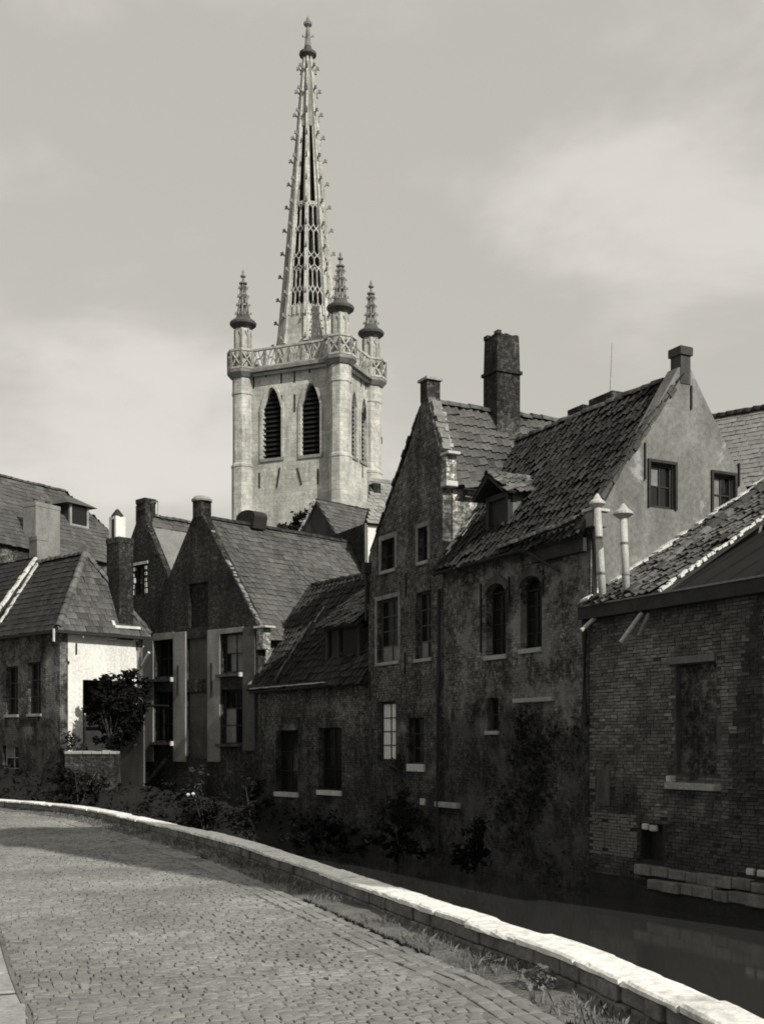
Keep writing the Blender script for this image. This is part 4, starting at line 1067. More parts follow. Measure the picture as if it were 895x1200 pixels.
# tiled slope against the rendered gable; dark felt roof beyond
SL = 0.60
roof_plane(HF, [(0.02, -0.25, ZF+0.12), (2.72, -0.25, ZF+0.12), (2.5, 5.9, ZF+0.12+6.15*SL), (0.02, 5.9, ZF+0.12+6.15*SL)], 'pantile', 0.26, 0.3, var=0.65, sag=0.08, ragged=0.025, parts=240)
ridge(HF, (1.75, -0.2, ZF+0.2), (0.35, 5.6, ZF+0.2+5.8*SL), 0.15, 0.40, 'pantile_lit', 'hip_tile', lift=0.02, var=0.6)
mortar(HF, (0.08, -0.2, ZF+0.2), (0.08, 5.8, ZF+0.2+6.0*SL), 0.2, 0.14, 'mortar_white', 'roof_flashing', n=30, jit=0.02)
mortar(HF, (2.7, -0.2, ZF+0.17), (2.48, 5.8, ZF+0.17+6.0*SL), 0.09, 0.06, 'mortar_white', 'verge_mortar', n=60, jit=0.02)
MB().box(2.45, 2.6, -0.1, 5.8, ZF-0.2, ZF+0.1).build('verge_wall', 'brick_soot', HF)
lo = 0.34
mbv = MB(); 
mbv.add([(2.62, -0.24, ZF+0.02), (WF, -0.24, ZF+0.02), (WF, 6.0, ZF+6.24*SL-lo), (2.5, 6.0, ZF+6.24*SL-lo), (2.62, -0.24, ZF-0.1), (WF, -0.24, ZF-0.1), (WF, 6.0, ZF+6.24*SL-lo-0.12), (2.5, 6.0, ZF+6.24*SL-lo-0.12)],
        [(0, 1, 2, 3), (7, 6, 5, 4), (0, 4, 5, 1), (1, 5, 6, 2), (2, 6, 7, 3), (3, 7, 4, 0)]).build('felt_roof', 'bitumen', HF)
for i in range(9):
    x = 2.95+i*0.75; MB().bar((x, -0.22, ZF+0.04), (x, 5.95, ZF+6.19*SL-lo+0.03), 0.05, 0.04).build('roof_batten', 'bitumen', HF)
wall(HF, 'back_wall', rect(0.0, WF, ZW, ZF+3.2), [], 5.9, 0.3, 'brick_soot')
wall(HF, 'end_wall', [(0.43, ZW), (5.9, ZW), (5.9, ZF+3.2), (0.43, ZF)], [], WF, 0.35, 'brick_soot', axis='y')
# two metal flues with conical caps
for (pb0, pt, cap_w) in (((707, 712), (699.5, 592), 9), ((734.5, 707), (730, 604), 10.5)):
    yy = -0.12
    xb, zb = fp(HF, *pb0, yy); xt, zt = fp(HF, *pt, yy)
    fl = MB().tube([(xb, yy, zb-0.15), (xb*0.5+xt*0.5, yy, (zb+zt)/2), (xt, yy, zt)], 0.088, 12).build('flue_pipe', 'zinc', HF, smooth=True)
    cw = cap_w/FPX*30
    MB().lathe(xt, yy, [(0.06, zt-0.1), (cw, zt+0.02), (cw*0.96, zt+0.07), (cw*0.55, zt+0.14), (0.03, zt+0.27)], 16).build('flue_cap', 'zinc', fl)
    for k in (0.33, 0.68):
        z = zb+(zt-zb)*k; x = xb+(xt-xb)*k; MB().lathe(x, yy, [(0.094, z-0.03), (0.102, z-0.02), (0.102, z+0.02), (0.094, z+0.03)], 12).build('pipe_collar', 'lead_sheet', fl)
# drain spouts slanting from under the eave
for (a, b, lab) in (((695, 724), (681, 739), 0), ((750, 718), (727, 753), 0), ((758, 720), (748, 746), 1)):
    xa, za = fp(HF, *a, -0.25); xb, zb = fp(HF, *b, -0.55)
    MB().tube([(xa, -0.2, za), (xb, -0.55, zb)], 0.05, 8).build('drain_spout', 'zinc' if not lab else 'timber_grey', HF)

# ---- low house in the gap
HH = thing('low_gap_house', 'low dark house with tiled dormer wedged between two gabled houses', 'house', (-4.68, 43.5, 0), (0.613, -0.79))
WH, ZH = 6.9, 4.25
RH = {k: frect(HH, *v) for k, v in dict(a=(323, 856, 349, 929), b=(373, 853, 400, 927)).items()}
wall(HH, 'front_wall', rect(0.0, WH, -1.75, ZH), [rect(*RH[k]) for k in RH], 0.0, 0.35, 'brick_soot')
for k in RH: window(HH, RH[k], 0, 2, 3, 'sash_black', depth=0.22, sill='stone_pale', sillz=0.16)
KH = 1.5; YH = 2.5
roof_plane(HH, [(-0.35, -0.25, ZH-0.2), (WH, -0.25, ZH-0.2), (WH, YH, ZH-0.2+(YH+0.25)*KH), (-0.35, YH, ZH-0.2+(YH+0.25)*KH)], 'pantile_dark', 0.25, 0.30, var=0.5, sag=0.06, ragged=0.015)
roof_plane(HH, [(WH, 5.2, ZH-0.2), (0.0, 5.2, ZH-0.2), (0.0, YH, ZH-0.2+(YH+0.25)*KH), (WH, YH, ZH-0.2+(YH+0.25)*KH)], 'pantile_dark', 0.25, 0.34, parts=0)
ridge(HH, (0.3, YH, ZH-0.15+(YH+0.25)*KH), (WH, YH, ZH-0.15+(YH+0.25)*KH), 0.13, 0.36, 'pantile_dark')
mortar(HH, (-0.3, -0.1, ZH+0.02), (-0.3, 1.3, ZH+2.2), 0.3, 0.12, 'mortar_white', 'valley_mortar', n=11, jit=0.02)
gutter(HH, (0.0, -0.33, ZH-0.25), (4.9, -0.33, ZH-0.2), 0.08)
mortar(HH, (0.0, -0.36, ZH-0.14), (4.9, -0.36, ZH-0.1), 0.05, 0.04, 'zinc', 'gutter_rim', n=26, jit=0.006)
a, _ = fp(HH, 383, 770, 0.35); b, _ = fp(HH, 423, 770, 0.35); b = min(b, WH-0.05)
dm = MB(); zc = ZH+1.75
for (x0, x1) in ((a, a+0.14), (b-0.14, b), ((a+b)/2-0.3, (a+b)/2-0.2)): dm.box(x0, x1, 0.28, 0.42, ZH+0.1, zc)
dm.box(a-0.05, b+0.05, 0.26, 0.44, zc, zc+0.14); dm.box(a, b, 0.27, 0.43, ZH-0.02, ZH+0.1)
dorm = dm.build('dormer', 'timber_dark', HH)
for (x0, x1) in ((a+0.14, (a+b)/2-0.3), ((a+b)/2-0.2, b-0.14)): MB().box(x0, x1, 0.37, 0.385, ZH+0.1, zc).build('pane', 'glass', dorm)
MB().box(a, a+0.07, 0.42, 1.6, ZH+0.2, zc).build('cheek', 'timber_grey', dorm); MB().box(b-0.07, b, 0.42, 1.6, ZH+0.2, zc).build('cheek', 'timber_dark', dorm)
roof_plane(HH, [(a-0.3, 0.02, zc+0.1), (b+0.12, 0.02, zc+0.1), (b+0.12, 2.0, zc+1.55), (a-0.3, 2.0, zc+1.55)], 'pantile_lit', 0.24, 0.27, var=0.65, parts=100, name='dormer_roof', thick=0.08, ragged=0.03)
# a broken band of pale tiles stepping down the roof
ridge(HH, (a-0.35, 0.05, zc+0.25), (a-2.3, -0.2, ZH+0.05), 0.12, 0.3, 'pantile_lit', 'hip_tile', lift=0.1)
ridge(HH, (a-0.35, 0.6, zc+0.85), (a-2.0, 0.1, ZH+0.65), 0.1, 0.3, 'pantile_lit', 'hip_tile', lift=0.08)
# ---- house with the pale pilasters
HB = thing('pilaster_house', 'gabled house with pale rendered pilasters below a dark triangular brick gable', 'house', (-10.07, 48.7, 0), (0.719, -0.695))
WB, AB = 7.5, 3.75
def BR_(*v): return frect(HB, *v)
bw_in = dict(ul=BR_(182, 750, 203.5, 793), ur=BR_(260, 742, 285, 788), ll=BR_(180.5, 811, 203.5, 868), lr=BR_(259, 808, 285, 872))
blind = dict(at=BR_(221, 683, 244, 735), uc=BR_(219, 748, 243.5, 796), lc=BR_(219, 811, 243.5, 889))
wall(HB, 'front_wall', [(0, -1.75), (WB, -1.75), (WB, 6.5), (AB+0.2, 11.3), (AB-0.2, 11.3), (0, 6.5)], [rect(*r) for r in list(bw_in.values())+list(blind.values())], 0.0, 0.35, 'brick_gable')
for k, r in blind.items(): MB().box(r[0]-0.05, r[1]+0.05, 0.14, 0.3, r[2]-0.05, r[3]+0.05).build('blind_panel', 'plaster_dull' if k != 'at' else 'brick_gable', HB)
window(HB, bw_in['ul'], 0, 2, 2, 'timber_dark', depth=0.2, sill=None); window(HB, bw_in['ll'], 0, 2, 3, 'timber_dark', depth=0.2, sill=None)
window(HB, bw_in['ur'], 0, 2, 2, 'timber_dark', depth=0.2, sill=None, special='curtain', pale=((0, 1), (1, 1))); window(HB, bw_in['lr'], 0, 2, 3, 'timber_dark', depth=0.2, sill=None, special='curtain', pale=((0, 0), (0, 1)))
for (p0, p1, top, bot) in ((168.5, 180.5, 746, 893), (204, 218.5, 741, 893), (244, 258.5, 738, 893), (285.5, 299.5, 735, 880)):
    r = BR_(p0, top, p1, bot); MB().box(max(r[0], 0.01), min(r[1], WB-0.01), -0.06, 0.02, r[2], r[3]).build('pilaster', 'plaster_pale' if p0 < 280 else 'plaster_dull', HB, bevel=0.015)
for (p0, p1, top, bot) in ((180.5, 204, 742, 750), (258.5, 285.5, 736, 742)):
    r = BR_(p0, top, p1, bot); MB().box(r[0]+0.002, r[1]-0.002, -0.055, 0.02, r[2], r[3]).build('lintel', 'plaster_pale', HB, bevel=0.01)
for (p0, p1, yy, pe) in ((176, 203.5, 797, 1), (256, 284, 791, 1), (179, 203.5, 871, 1), (256, 283, 873, 0)):
    r = BR_(p0, yy-2, p1, yy+3); sl = MB().box(r[0], r[1]-0.001, -0.17, 0.1, r[2]+0.03, r[3]-0.03).build('window_ledge', 'plaster_dull', HB)
    if pe: MB().box(r[1], r[1]+0.08, -0.2, -0.02, r[2], r[3]).build('sunlit_ledge_end', 'stone_pale', sl)  # paler block puts the sunlight on the ledge's end into the colour
anchors(HB, [(209, 780, 815), (248, 777, 817)], -0.06, w_=0.07)
MB().box(AB-0.26, AB+0.3, -0.05, 0.45, 11.1, 11.75).build('gable_finial', 'brick_chimney', HB); MB().lathe(AB+0.02, 0.2, [(0.42, 11.75), (0.44, 11.82), (0.3, 11.95), (0.05, 12.0)], 10).build('finial_cap', 'stone_sill', HB)
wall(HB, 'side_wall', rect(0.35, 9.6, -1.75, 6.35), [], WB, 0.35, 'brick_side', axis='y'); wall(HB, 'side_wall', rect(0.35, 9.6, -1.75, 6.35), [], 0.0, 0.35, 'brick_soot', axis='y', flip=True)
wall(HB, 'back_wall', [(0, -1.75), (WB, -1.75), (WB, 6.4), (AB, 11.1), (0, 6.4)], [], 9.3, 0.3, 'brick_soot')
roof_plane(HB, [(WB+0.3, 0.25, 5.98), (WB+0.3, 9.7, 5.98), (AB, 9.7, 11.1), (AB, 0.25, 11.1)], 'pantile', 0.27, 0.28, kind='flat', var=0.35, sag=0.05, ragged=0.008)
roof_plane(HB, [(-0.3, 9.7, 5.98), (-0.3, 0.25, 5.98), (AB, 0.25, 11.1), (AB, 9.7, 11.1)], 'pantile_dark', 0.27, 0.3, kind='flat', parts=0)
ridge(HB, (AB, 0.4, 11.14), (AB, 9.7, 11.14), 0.14, 0.36, 'pantile_dark')
mortar(HB, (AB+0.32, 0.14, 10.97), (WB+0.02, 0.14, 6.47), 0.17, 0.12, 'window_stone', 'gable_coping', n=60, jit=0.02)
mortar(HB, (AB-0.32, 0.14, 10.95), (-0.02, 0.14, 6.45), 0.24, 0.1, 'brick_chimney', 'gable_coping', n=30, jit=0.015)
MB().box(WB-0.15, WB+0.55, -0.1, 0.4, 6.4, 6.48).build('kneeler_slab', 'stone_pale', HB, bevel=0.01); MB().box(WB-0.05, WB+0.32, -0.02, 0.35, 5.6, 6.4).build('kneeler', 'brick_side', HB)
MB().box(-0.6, 0.1, -0.1, 0.3, 6.1, 6.17).build('kneeler_slab', 'stone_pale', HB, bevel=0.01)
# low arched chimney behind the ridge
cxp = AB-0.2; m = MB(); k = 9; vs = []
for y in (2.6, 3.3):
    for i in range(k): 
        a = math.pi*i/(k-1); vs.append((cxp+0.62*math.cos(a), y, 11.5+0.3*math.sin(a)))
    vs += [(cxp-0.5, y, 11.0), (cxp+0.5, y, 11.0)]
w2 = k+2; f = [tuple(range(w2))[::-1], tuple(range(w2, 2*w2))]+[(i, (i+1) % w2, w2+(i+1) % w2, w2+i) for i in range(w2)]
m.add(vs, f).build('vaulted_chimney', 'iron', HB)
# ---- house behind it, seen as a dark gable with a white-edged window
HJ = thing('rear_gable_house', 'narrow dark gable with white edged window and sheet patched roof', 'house', (-14.2, 57.3, 0), (0.719, -0.695))
WJ, AJ = 6.2, 3.1
x, z = fp(HJ, 164, 598); AJ = x; WJ = AJ*2; zA = z
wj = frect(HJ, 157.5, 662, 170, 697)
wall(HJ, 'front_wall', [(0, 0), (WJ, 0), (WJ, zA-AJ*1.55), (AJ+0.5, zA-0.75), (AJ+0.45, zA), (AJ-0.3, zA), (AJ-0.35, zA-0.6), (0, zA-AJ*1.55)], [rect(*wj)], 0, 0.35, 'brick_gable')
wd = window(HJ, wj, 0, 2, 2, 'timber_dark', sill=None)
m = MB()
for i in range(5):
    z = wj[2]+(wj[3]-wj[2])*(i+0.1)/5
    for x in (wj[0]-0.16, wj[1]): MB().box(x, x+0.16+rnd.uniform(-0.03, 0.03), -0.03, 0.1, z, z+rnd.uniform(0.12, 0.24)).build('quoin_block', 'stone_pale', wd)
m.box(wj[0]-0.25, wj[1]+0.25, -0.04, 0.1, wj[3], wj[3]+0.13); m.build('lintel', 'stone_pale', wd)
chimney(HJ, AJ-0.3, AJ+0.4, 0.0, 0.6, zA-0.3, zA+0.55, 'brick_chimney', 0.03)
m = MB()
for x in (AJ-0.75, AJ+1.05): m.bar((x, 0.3, zA-0.4), (x, 0.3, zA+0.35), 0.05)
m.bar((AJ-0.75, 0.3, zA+0.33), (AJ-0.3, 0.3, zA+0.33), 0.05); m.bar((AJ+0.4, 0.3, zA+0.33), (AJ+1.05, 0.3, zA+0.33), 0.05); m.build('stay_rods', 'zinc', HJ)
roof_plane(HJ, [(WJ+0.2, 0.2, zA-AJ*1.55-0.6), (WJ+0.2, 9.5, zA-AJ*1.55-0.6), (AJ, 9.5, zA-0.25), (AJ, 0.2, zA-0.25)], 'slate', 0.3, 0.34, kind='flat', parts=200)
roof_plane(HJ, [(-0.2, 9.5, zA-AJ*1.55-0.6), (-0.2, 0.2, zA-AJ*1.55-0.6), (AJ, 0.2, zA-0.25), (AJ, 9.5, zA-0.25)], 'slate', 0.3, 0.34, kind='flat', parts=0)
ridge(HJ, (AJ, 0.7, zA-0.18), (AJ, 9.5, zA-0.18), 0.14, 0.4, 'pantile')
e = Vector((WJ+0.2-AJ, 0, -AJ*1.55-0.35)).normalized(); nn = Vector((-e.z, 0, e.x)).normalized(); nn = nn if nn.z > 0 else -nn
for i in range(3):                                         # metal sheets patched over the slope
    for j in range(3):
        c = Vector((AJ, 0.95+i*1.05, zA-0.25))+e*(1.45+j*1.3)+nn*(0.10+0.004*(i+2*j)); M = Matrix((e, Vector((0, 1, 0)), nn)).transposed().to_4x4(); M.translation = c
        MB().box(-0.68, 0.68, -0.53, 0.53, -0.012, 0.012, M=M).build('metal_sheet', 'lead_sheet', HJ)
wall(HJ, 'side_wall', rect(0.35, 9.3, 0, zA-AJ*1.55), [], WJ, 0.3, 'brick_soot', axis='y')
mortar(HJ, (AJ+0.5, 0.1, zA-0.7), (WJ+0.1, 0.1, zA-AJ*1.55-0.1), 0.2, 0.1, 'brick_chimney', 'gable_coping', n=26, jit=0.01)

# ---- corner house with whitewashed side
HA = thing('corner_house', 'small hipped corner house with brilliantly whitewashed side wall and leaning chimney', 'house', (-15.66, 47.13, 0), (0.73, -0.68))
WA, DA, ZA = 4.6, 3.8, 6.55
RA = [frect(HA, 7, 781, 21, 838), frect(HA, 33, 776, 48, 837), frect(HA, 3, 874, 22, 915)]
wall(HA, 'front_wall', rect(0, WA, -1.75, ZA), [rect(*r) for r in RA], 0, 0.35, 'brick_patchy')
for i, r in enumerate(RA): window(HA, r, 0, 2, 3, 'frame_paint' if i < 2 else 'frame_pale', sill='stone_sill', special='curtain', pale=((0, 2),) if i == 2 else ())
pr = srect(HA, 97, 798, 158, 886, WA)
wall(HA, 'side_wall', rect(0.35, DA, -1.75, ZA), [rect(*pr)], WA, 0.35, 'whitewash', axis='y')
MB().box(WA-2.2, WA-2.1, pr[0]-0.3, pr[1]+0.3, pr[2]-0.3, pr[3]+0.3).build('porch_back', 'timber_dark', HA)
MB().box(WA-0.3, WA-0.22, pr[0]+0.2, pr[0]+0.28, pr[2], pr[3]-1.3).build('porch_post', 'stone_sill', HA)
MB().box(WA-0.6, WA-0.5, pr[0], pr[1], pr[2]+1.0, pr[2]+1.15).build('porch_rail', 'timber_dark', HA)
anchors(HA, [(89, 754, 767), (80, 775, 778), (160, 752, 762)], WA, 'y', 0.06)
wall(HA, 'back_wall', rect(0, WA, -1.75, ZA), [], DA-0.3, 0.3, 'brick_soot'); wall(HA, 'side_wall', rect(0.35, DA-0.3, -1.75, ZA), [], 0.0, 0.3, 'brick_soot', axis='y', flip=True)
ax, ay, az = WA-1.24, 1.9, 9.65
e0 = ZA-0.15
roof_plane(HA, [(-0.15, -0.25, e0), (WA+0.25, -0.25, e0), (ax, ay, az), (-0.15, ay, az)], 'pantile_dark', 0.25, 0.28, kind='flat', var=0.45, parts=220)
roof_plane(HA, [(WA+0.25, -0.25, e0), (WA+0.25, DA+0.25, e0), (ax, ay, az)], 'pantile', 0.25, 0.28, kind='flat', var=0.45, parts=220)
roof_plane(HA, [(WA+0.25, DA+0.25, e0), (-0.15, DA+0.25, e0), (-0.15, ay, az), (ax, ay, az)], 'pantile_dark', 0.25, 0.3, kind='flat', parts=0)
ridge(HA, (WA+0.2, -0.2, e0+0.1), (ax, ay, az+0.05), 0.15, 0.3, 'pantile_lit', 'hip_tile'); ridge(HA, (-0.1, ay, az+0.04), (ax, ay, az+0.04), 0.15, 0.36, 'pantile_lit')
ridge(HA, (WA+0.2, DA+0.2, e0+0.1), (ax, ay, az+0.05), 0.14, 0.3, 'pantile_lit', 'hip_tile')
mortar(HA, (-0.1, -0.2, e0+0.08), (-0.1, ay, az+0.08), 0.16, 0.1, 'mortar_white', 'verge_mortar', n=20, jit=0.015)
MB().box(-0.15, WA+0.4, -0.42, -0.27, e0-0.16, e0-0.04).build('gutter', 'iron', HA); MB().box(WA+0.27, WA+0.42, -0.42, DA+0.2, e0-0.16, e0-0.04).build('gutter', 'iron', HA)
MB().box(WA+0.3, WA+0.36, -0.5, -0.43, e0-0.5, e0-0.02).build('gutter_bracket', 'stone_pale', HA)
y, z = fs(HA, 126, 748, WA); MB().box(WA, WA+0.25, y-0.1, y+0.25, z-0.06, z+0.05).build('stone_bracket', 'stone_pale', HA)
MB().tube([(WA+0.05, DA-0.1, 5.2), (WA+0.7, DA-0.2, 5.7)], 0.06, 6).build('drain_spout', 'stone_pale', HA)
c0, _ = fs(HA, 127, 700, WA-0.1); c1, zt = fs(HA, 154, 632, WA-0.1)
chimney(HA, WA-0.75, WA+0.1, c0+0.35, c1-0.05, e0-0.2, zt, 'brick_chimney', 0.02, label='tall dark slab chimney rising from the eave')
m = MB(); m.bar((WA+0.18, c0+0.1, e0+0.28), (WA+0.18, c1+0.2, e0+0.3), 0.12, 0.1); m.bar((WA+0.15, c0+0.1, e0+0.3), (WA-0.6, c0+0.12, e0+1.5), 0.12, 0.1); m.build('chimney_mortar', 'mortar_white', HA)

# ---- neighbours farther left and behind
HL = thing('rear_cottage', 'dark tiled cottage roof with pale verge beyond the corner house', 'house', (-24.5, 58.0, 0), (0.73, -0.68))
xr, zr = fp(HL, 41, 657, 2.2)
wall(HL, 'front_wall', rect(0, xr, 0, zr-3.2), [], 0, 0.3, 'brick_soot'); wall(HL, 'side_wall', [(0.3, 0), (4.1, 0), (4.1, zr-3.2), (2.2, zr), (0.3, zr-3.1)], [], xr, 0.3, 'brick_soot', axis='y')
roof_plane(HL, [(-0.2, -0.2, zr-3.3), (xr+0.1, -0.2, zr-3.3), (xr+0.1, 2.2, zr+0.05), (-0.2, 2.2, zr+0.05)], 'pantile_dark', 0.28, 0.3, kind='flat', parts=120)
roof_plane(HL, [(xr+0.1, 4.5, zr-3.3), (-0.2, 4.5, zr-3.3), (-0.2, 2.2, zr+0.05), (xr+0.1, 2.2, zr+0.05)], 'pantile_dark', 0.28, 0.3, kind='flat', parts=0)
mortar(HL, (xr+0.05, -0.15, zr-3.15), (xr+0.05, 2.2, zr+0.12), 0.2, 0.12, 'mortar_white', 'verge_mortar', n=18, jit=0.015)
chimney(HL, xr-1.2, xr-0.5, 2.6, 3.2, zr-0.6, zr+1.3, 'plaster_pale', 0.02)

HI = thing('barn_roof_building', 'large slate roofed building with dormer and pale chimney behind the cottages', 'building', (-28.5, 46.5, 0), (0.534, 0.845))
o, d = ray(HI, 76, 577); xI, zI = fp(HI, 76, 577, 4.0)
kI = 1.15; zE = zI-4.0*kI
wall(HI, 'front_wall', rect(-6, xI+2.6, 0, zE), [], 0.2, 0.3, 'brick_soot')
roof_plane(HI, [(-6, 0, zE), (xI+3.4, 0, zE), (xI, 4.0, zI), (-6, 4.0, zI)], 'slate', 0.34, 0.34, kind='flat', var=0.3, parts=300)
roof_plane(HI, [(xI+3.4, 0, zE), (xI+3.4, 8.0, zE), (xI, 4.0, zI)], 'slate', 0.34, 0.34, kind='flat', parts=0)
roof_plane(HI, [(xI+3.4, 8.0, zE), (-6, 8.0, zE), (-6, 4.0, zI), (xI, 4.0, zI)], 'slate', 0.34, 0.34, kind='flat', parts=0)
ridge(HI, (-6, 4.0, zI+0.05), (xI, 4.0, zI+0.05), 0.14, 0.4, 'slate')
def on_slope(root, px, py, z0, k):           # where the ray meets the slope z = z0 + k*y
    o, d = ray(root, px, py); t = (z0+k*o.y-o.z)/(d.z-k*d.y); p = o+d*t; return p
p = on_slope(HI, 52, 640, zE, kI); zt = fp(HI, 52, 592, p.y)[1]
chimney(HI, p.x-0.95, p.x+0.75, p.y-0.4, p.y+0.6, p.z-0.6, zt, 'plaster_pale', 0.02, pots=2, label='broad pale rendered chimney on the slate roof')
p = on_slope(HI, 94, 618, zE, kI); zt = fp(HI, 94, 592, p.y)[1]
dm = MB(); dm.box(p.x-0.8, p.x-0.68, p.y-0.05, p.y+0.07, p.z, zt); dm.box(p.x+0.5, p.x+0.62, p.y-0.05, p.y+0.07, p.z, zt); dm.box(p.x-0.68, p.x+0.5, p.y-0.04, p.y+0.06, p.z, p.z+0.12)
dorm = dm.build('dormer', 'stone_sill', HI); MB().box(p.x-0.68, p.x+0.5, p.y+0.02, p.y+0.04, p.z+0.1, zt).build('pane', 'glass', dorm); MB().box(p.x-0.82, p.x-0.74, p.y+0.07, p.y+1.4, p.z, zt).build('cheek', 'timber_dark', dorm); MB().box(p.x+0.56, p.x+0.64, p.y+0.07, p.y+1.4, p.z, zt).build('cheek', 'timber_dark', dorm)
m = MB(); m.add([(p.x-1.25, p.y-0.3, zt-0.05), (p.x+1.1, p.y-0.3, zt-0.05), (p.x+0.3, p.y+0.9, zt+0.6), (p.x-0.5, p.y+0.9, zt+0.6), (p.x+1.1, p.y+1.9, zt-0.05), (p.x-1.25, p.y+1.9, zt-0.05)], [(0, 1, 2, 3), (1, 4, 2), (4, 5, 3, 2), (5, 0, 3), (0, 5, 4, 1)]); m.build('dormer_roof', 'slate', dorm)
p = on_slope(HI, 137, 640, zE-2.0, kI)
HI2 = thing('whitewashed_chimney', 'small whitewashed chimney between the slate roof and the dark rear gable', 'chimney', (-13.9, 61, 0), (0.73, -0.68))
xx, zt = fp(HI2, 137.5, 606); MB().box(xx-0.33, xx+0.3, -0.3, 0.3, 0.0, zt).build('stack', 'whitewash', HI2); MB().box(xx-0.06, xx+0.16, -0.31, -0.29, zt-1.2, zt-0.15).build('soot_slot', 'timber_dark', HI2)
MB().lathe(xx, 0, [(0.35, zt), (0.3, zt+0.12), (0.12, zt+0.35), (0.05, zt+0.42)], 8).build('cowl', 'iron', HI2)

HK = thing('ridge_cottage', 'small cottage roof with pale verges peeping over the pilaster house ridge', 'house', (-5.9, 66.0, 0), (0.719, -0.695))
x0, z0 = fp(HK, 371, 588); x1, z1 = fp(HK, 397, 616)
wall(HK, 'front_wall', [(x0-2.2, 0), (x0+2.2, 0), (x0+2.2, z0-2.8), (x0, z0), (x0-2.2, z0-2.8)], [], 0, 0.3, 'plaster_dull')
roof_plane(HK, [(x0+2.3, -0.1, z0-2.9), (x0+2.3, 5, z0-2.9), (x0, 5, z0+0.05), (x0, -0.1, z0+0.05)], 'slate', 0.3, 0.3, kind='flat', parts=80)
roof_plane(HK, [(x0-2.3, 5, z0-2.9), (x0-2.3, -0.1, z0-2.9), (x0, -0.1, z0+0.05), (x0, 5, z0+0.05)], 'pantile_lit', 0.3, 0.3, kind='flat', parts=0)
mortar(HK, (x0, -0.1, z0+0.08), (x0-2.3, -0.1, z0-2.8), 0.18, 0.12, 'mortar_white', 'verge_mortar', n=14)
HM = thing('rear_side_gable', 'dark rear gable with stubby chimney squeezed beside the tall gabled house', 'house', (-2.4, 56.0, 0), (0.464, -0.886))
x0, z0 = fp(HM, 436, 586)
wall(HM, 'front_wall', [(x0-2.4, 0), (x0+2.4, 0), (x0+2.4, z0-3.6), (x0+0.2, z0), (x0-0.25, z0), (x0-2.4, z0-3.6)], [], 0, 0.3, 'brick_gable')
MB().box(x0-0.22, x0+0.18, -0.02, 0.35, z0-0.1, z0+0.75).build('chimney', 'brick_chimney', HM)
roof_plane(HM, [(x0+2.5, -0.1, z0-3.7), (x0+2.5, 5, z0-3.7), (x0, 5, z0), (x0, -0.1, z0)], 'slate', 0.3, 0.3, kind='flat', parts=60)
roof_plane(HM, [(x0-2.5, 5, z0-3.7), (x0-2.5, -0.1, z0-3.7), (x0, -0.1, z0), (x0, 5, z0)], 'slate', 0.3, 0.3, kind='flat', parts=0)
HN = thing('pale_tiled_annex', 'pale walled annex with sunlit tiled roof behind the tall gabled house', 'house', (-1.6, 50.0, 0), (0.886, 0.464))
xa, za = fp(HN, 431, 612); xb, zb = fp(HN, 456, 583, 1.2)
wall(HN, 'front_wall', rect(xa, xa+5, 0, za), [], 0, 0.3, 'whitewash')
roof_plane(HN, [(xa-0.1, -0.15, za-0.05), (xa+5, -0.15, za-0.05), (xa+5, 2.0, za+2.4), (xa-0.1+1.2, 2.0, za+2.4)], 'pantile_pale', 0.28, 0.26, kind='flat', parts=60)
wall(HN, 'side_wall', rect(0.3, 4.0, 0, za), [], xa, 0.3, 'brick_gable', axis='y', flip=True)
HG = thing('pale_roof_house', 'house with sunlit pale tiled roof behind the rendered end gable', 'house', (7.5, 47.0, 0), (0.8, -0.6))
xl, zl = fp(HG, 850, 488, 3.0); _, zlo = fp(HG, 880, 566)
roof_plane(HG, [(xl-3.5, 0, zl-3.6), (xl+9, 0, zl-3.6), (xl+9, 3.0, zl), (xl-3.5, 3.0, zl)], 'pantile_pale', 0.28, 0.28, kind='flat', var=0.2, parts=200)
roof_plane(HG, [(xl+9, 6.2, zl-3.6), (xl-3.5, 6.2, zl-3.6), (xl-3.5, 3.0, zl), (xl+9, 3.0, zl)], 'pantile_dark', 0.28, 0.3, kind='flat', parts=0)
ridge(HG, (xl-3.5, 3.0, zl+0.04), (xl+9, 3.0, zl+0.04), 0.2, 0.36, 'pantile_dark')
wall(HG, 'front_wall', rect(xl-3.4, xl+8.9, 0, zl-3.5), [], 0.25, 0.3, 'brick_soot'); wall(HG, 'side_wall', rect(0.3, 5.9, 0, zl-3.5), [], xl-3.4, 0.3, 'brick_soot', axis='y', flip=True)

# ---- tall house farther along the same bank, outside the picture: its shadow crosses the street
HO = thing('bank_corner_house', 'tall plain brick house on the canal bank beyond the low brick house', 'house', (8.72, 5.31, 0), ROW)
ho, hd, hz = 4.0, 2.8, 20.5
wall(HO, 'front_wall', rect(0, ho, ZW, hz), [rect(0.7, 1.6, 1.5, 3.2), rect(2.4, 3.3, 1.5, 3.2), rect(0.7, 1.6, 5, 6.8), rect(2.4, 3.3, 5, 6.8)], 0, 0.35, 'brick_soot')
for r in ((0.7, 1.6, 1.5, 3.2), (2.4, 3.3, 1.5, 3.2), (0.7, 1.6, 5, 6.8), (2.4, 3.3, 5, 6.8)): window(HO, r, 0, 2, 3)
wall(HO, 'side_wall', rect(0.35, hd-0.35, ZW, hz), [], ho, 0.35, 'brick_soot', axis='y'); wall(HO, 'side_wall', rect(0.35, hd-0.35, ZW, hz), [], 0, 0.35, 'brick_soot', axis='y', flip=True)
wall(HO, 'back_wall', rect(0, ho, ZW, hz), [], hd-0.35, 0.35, 'brick_soot')
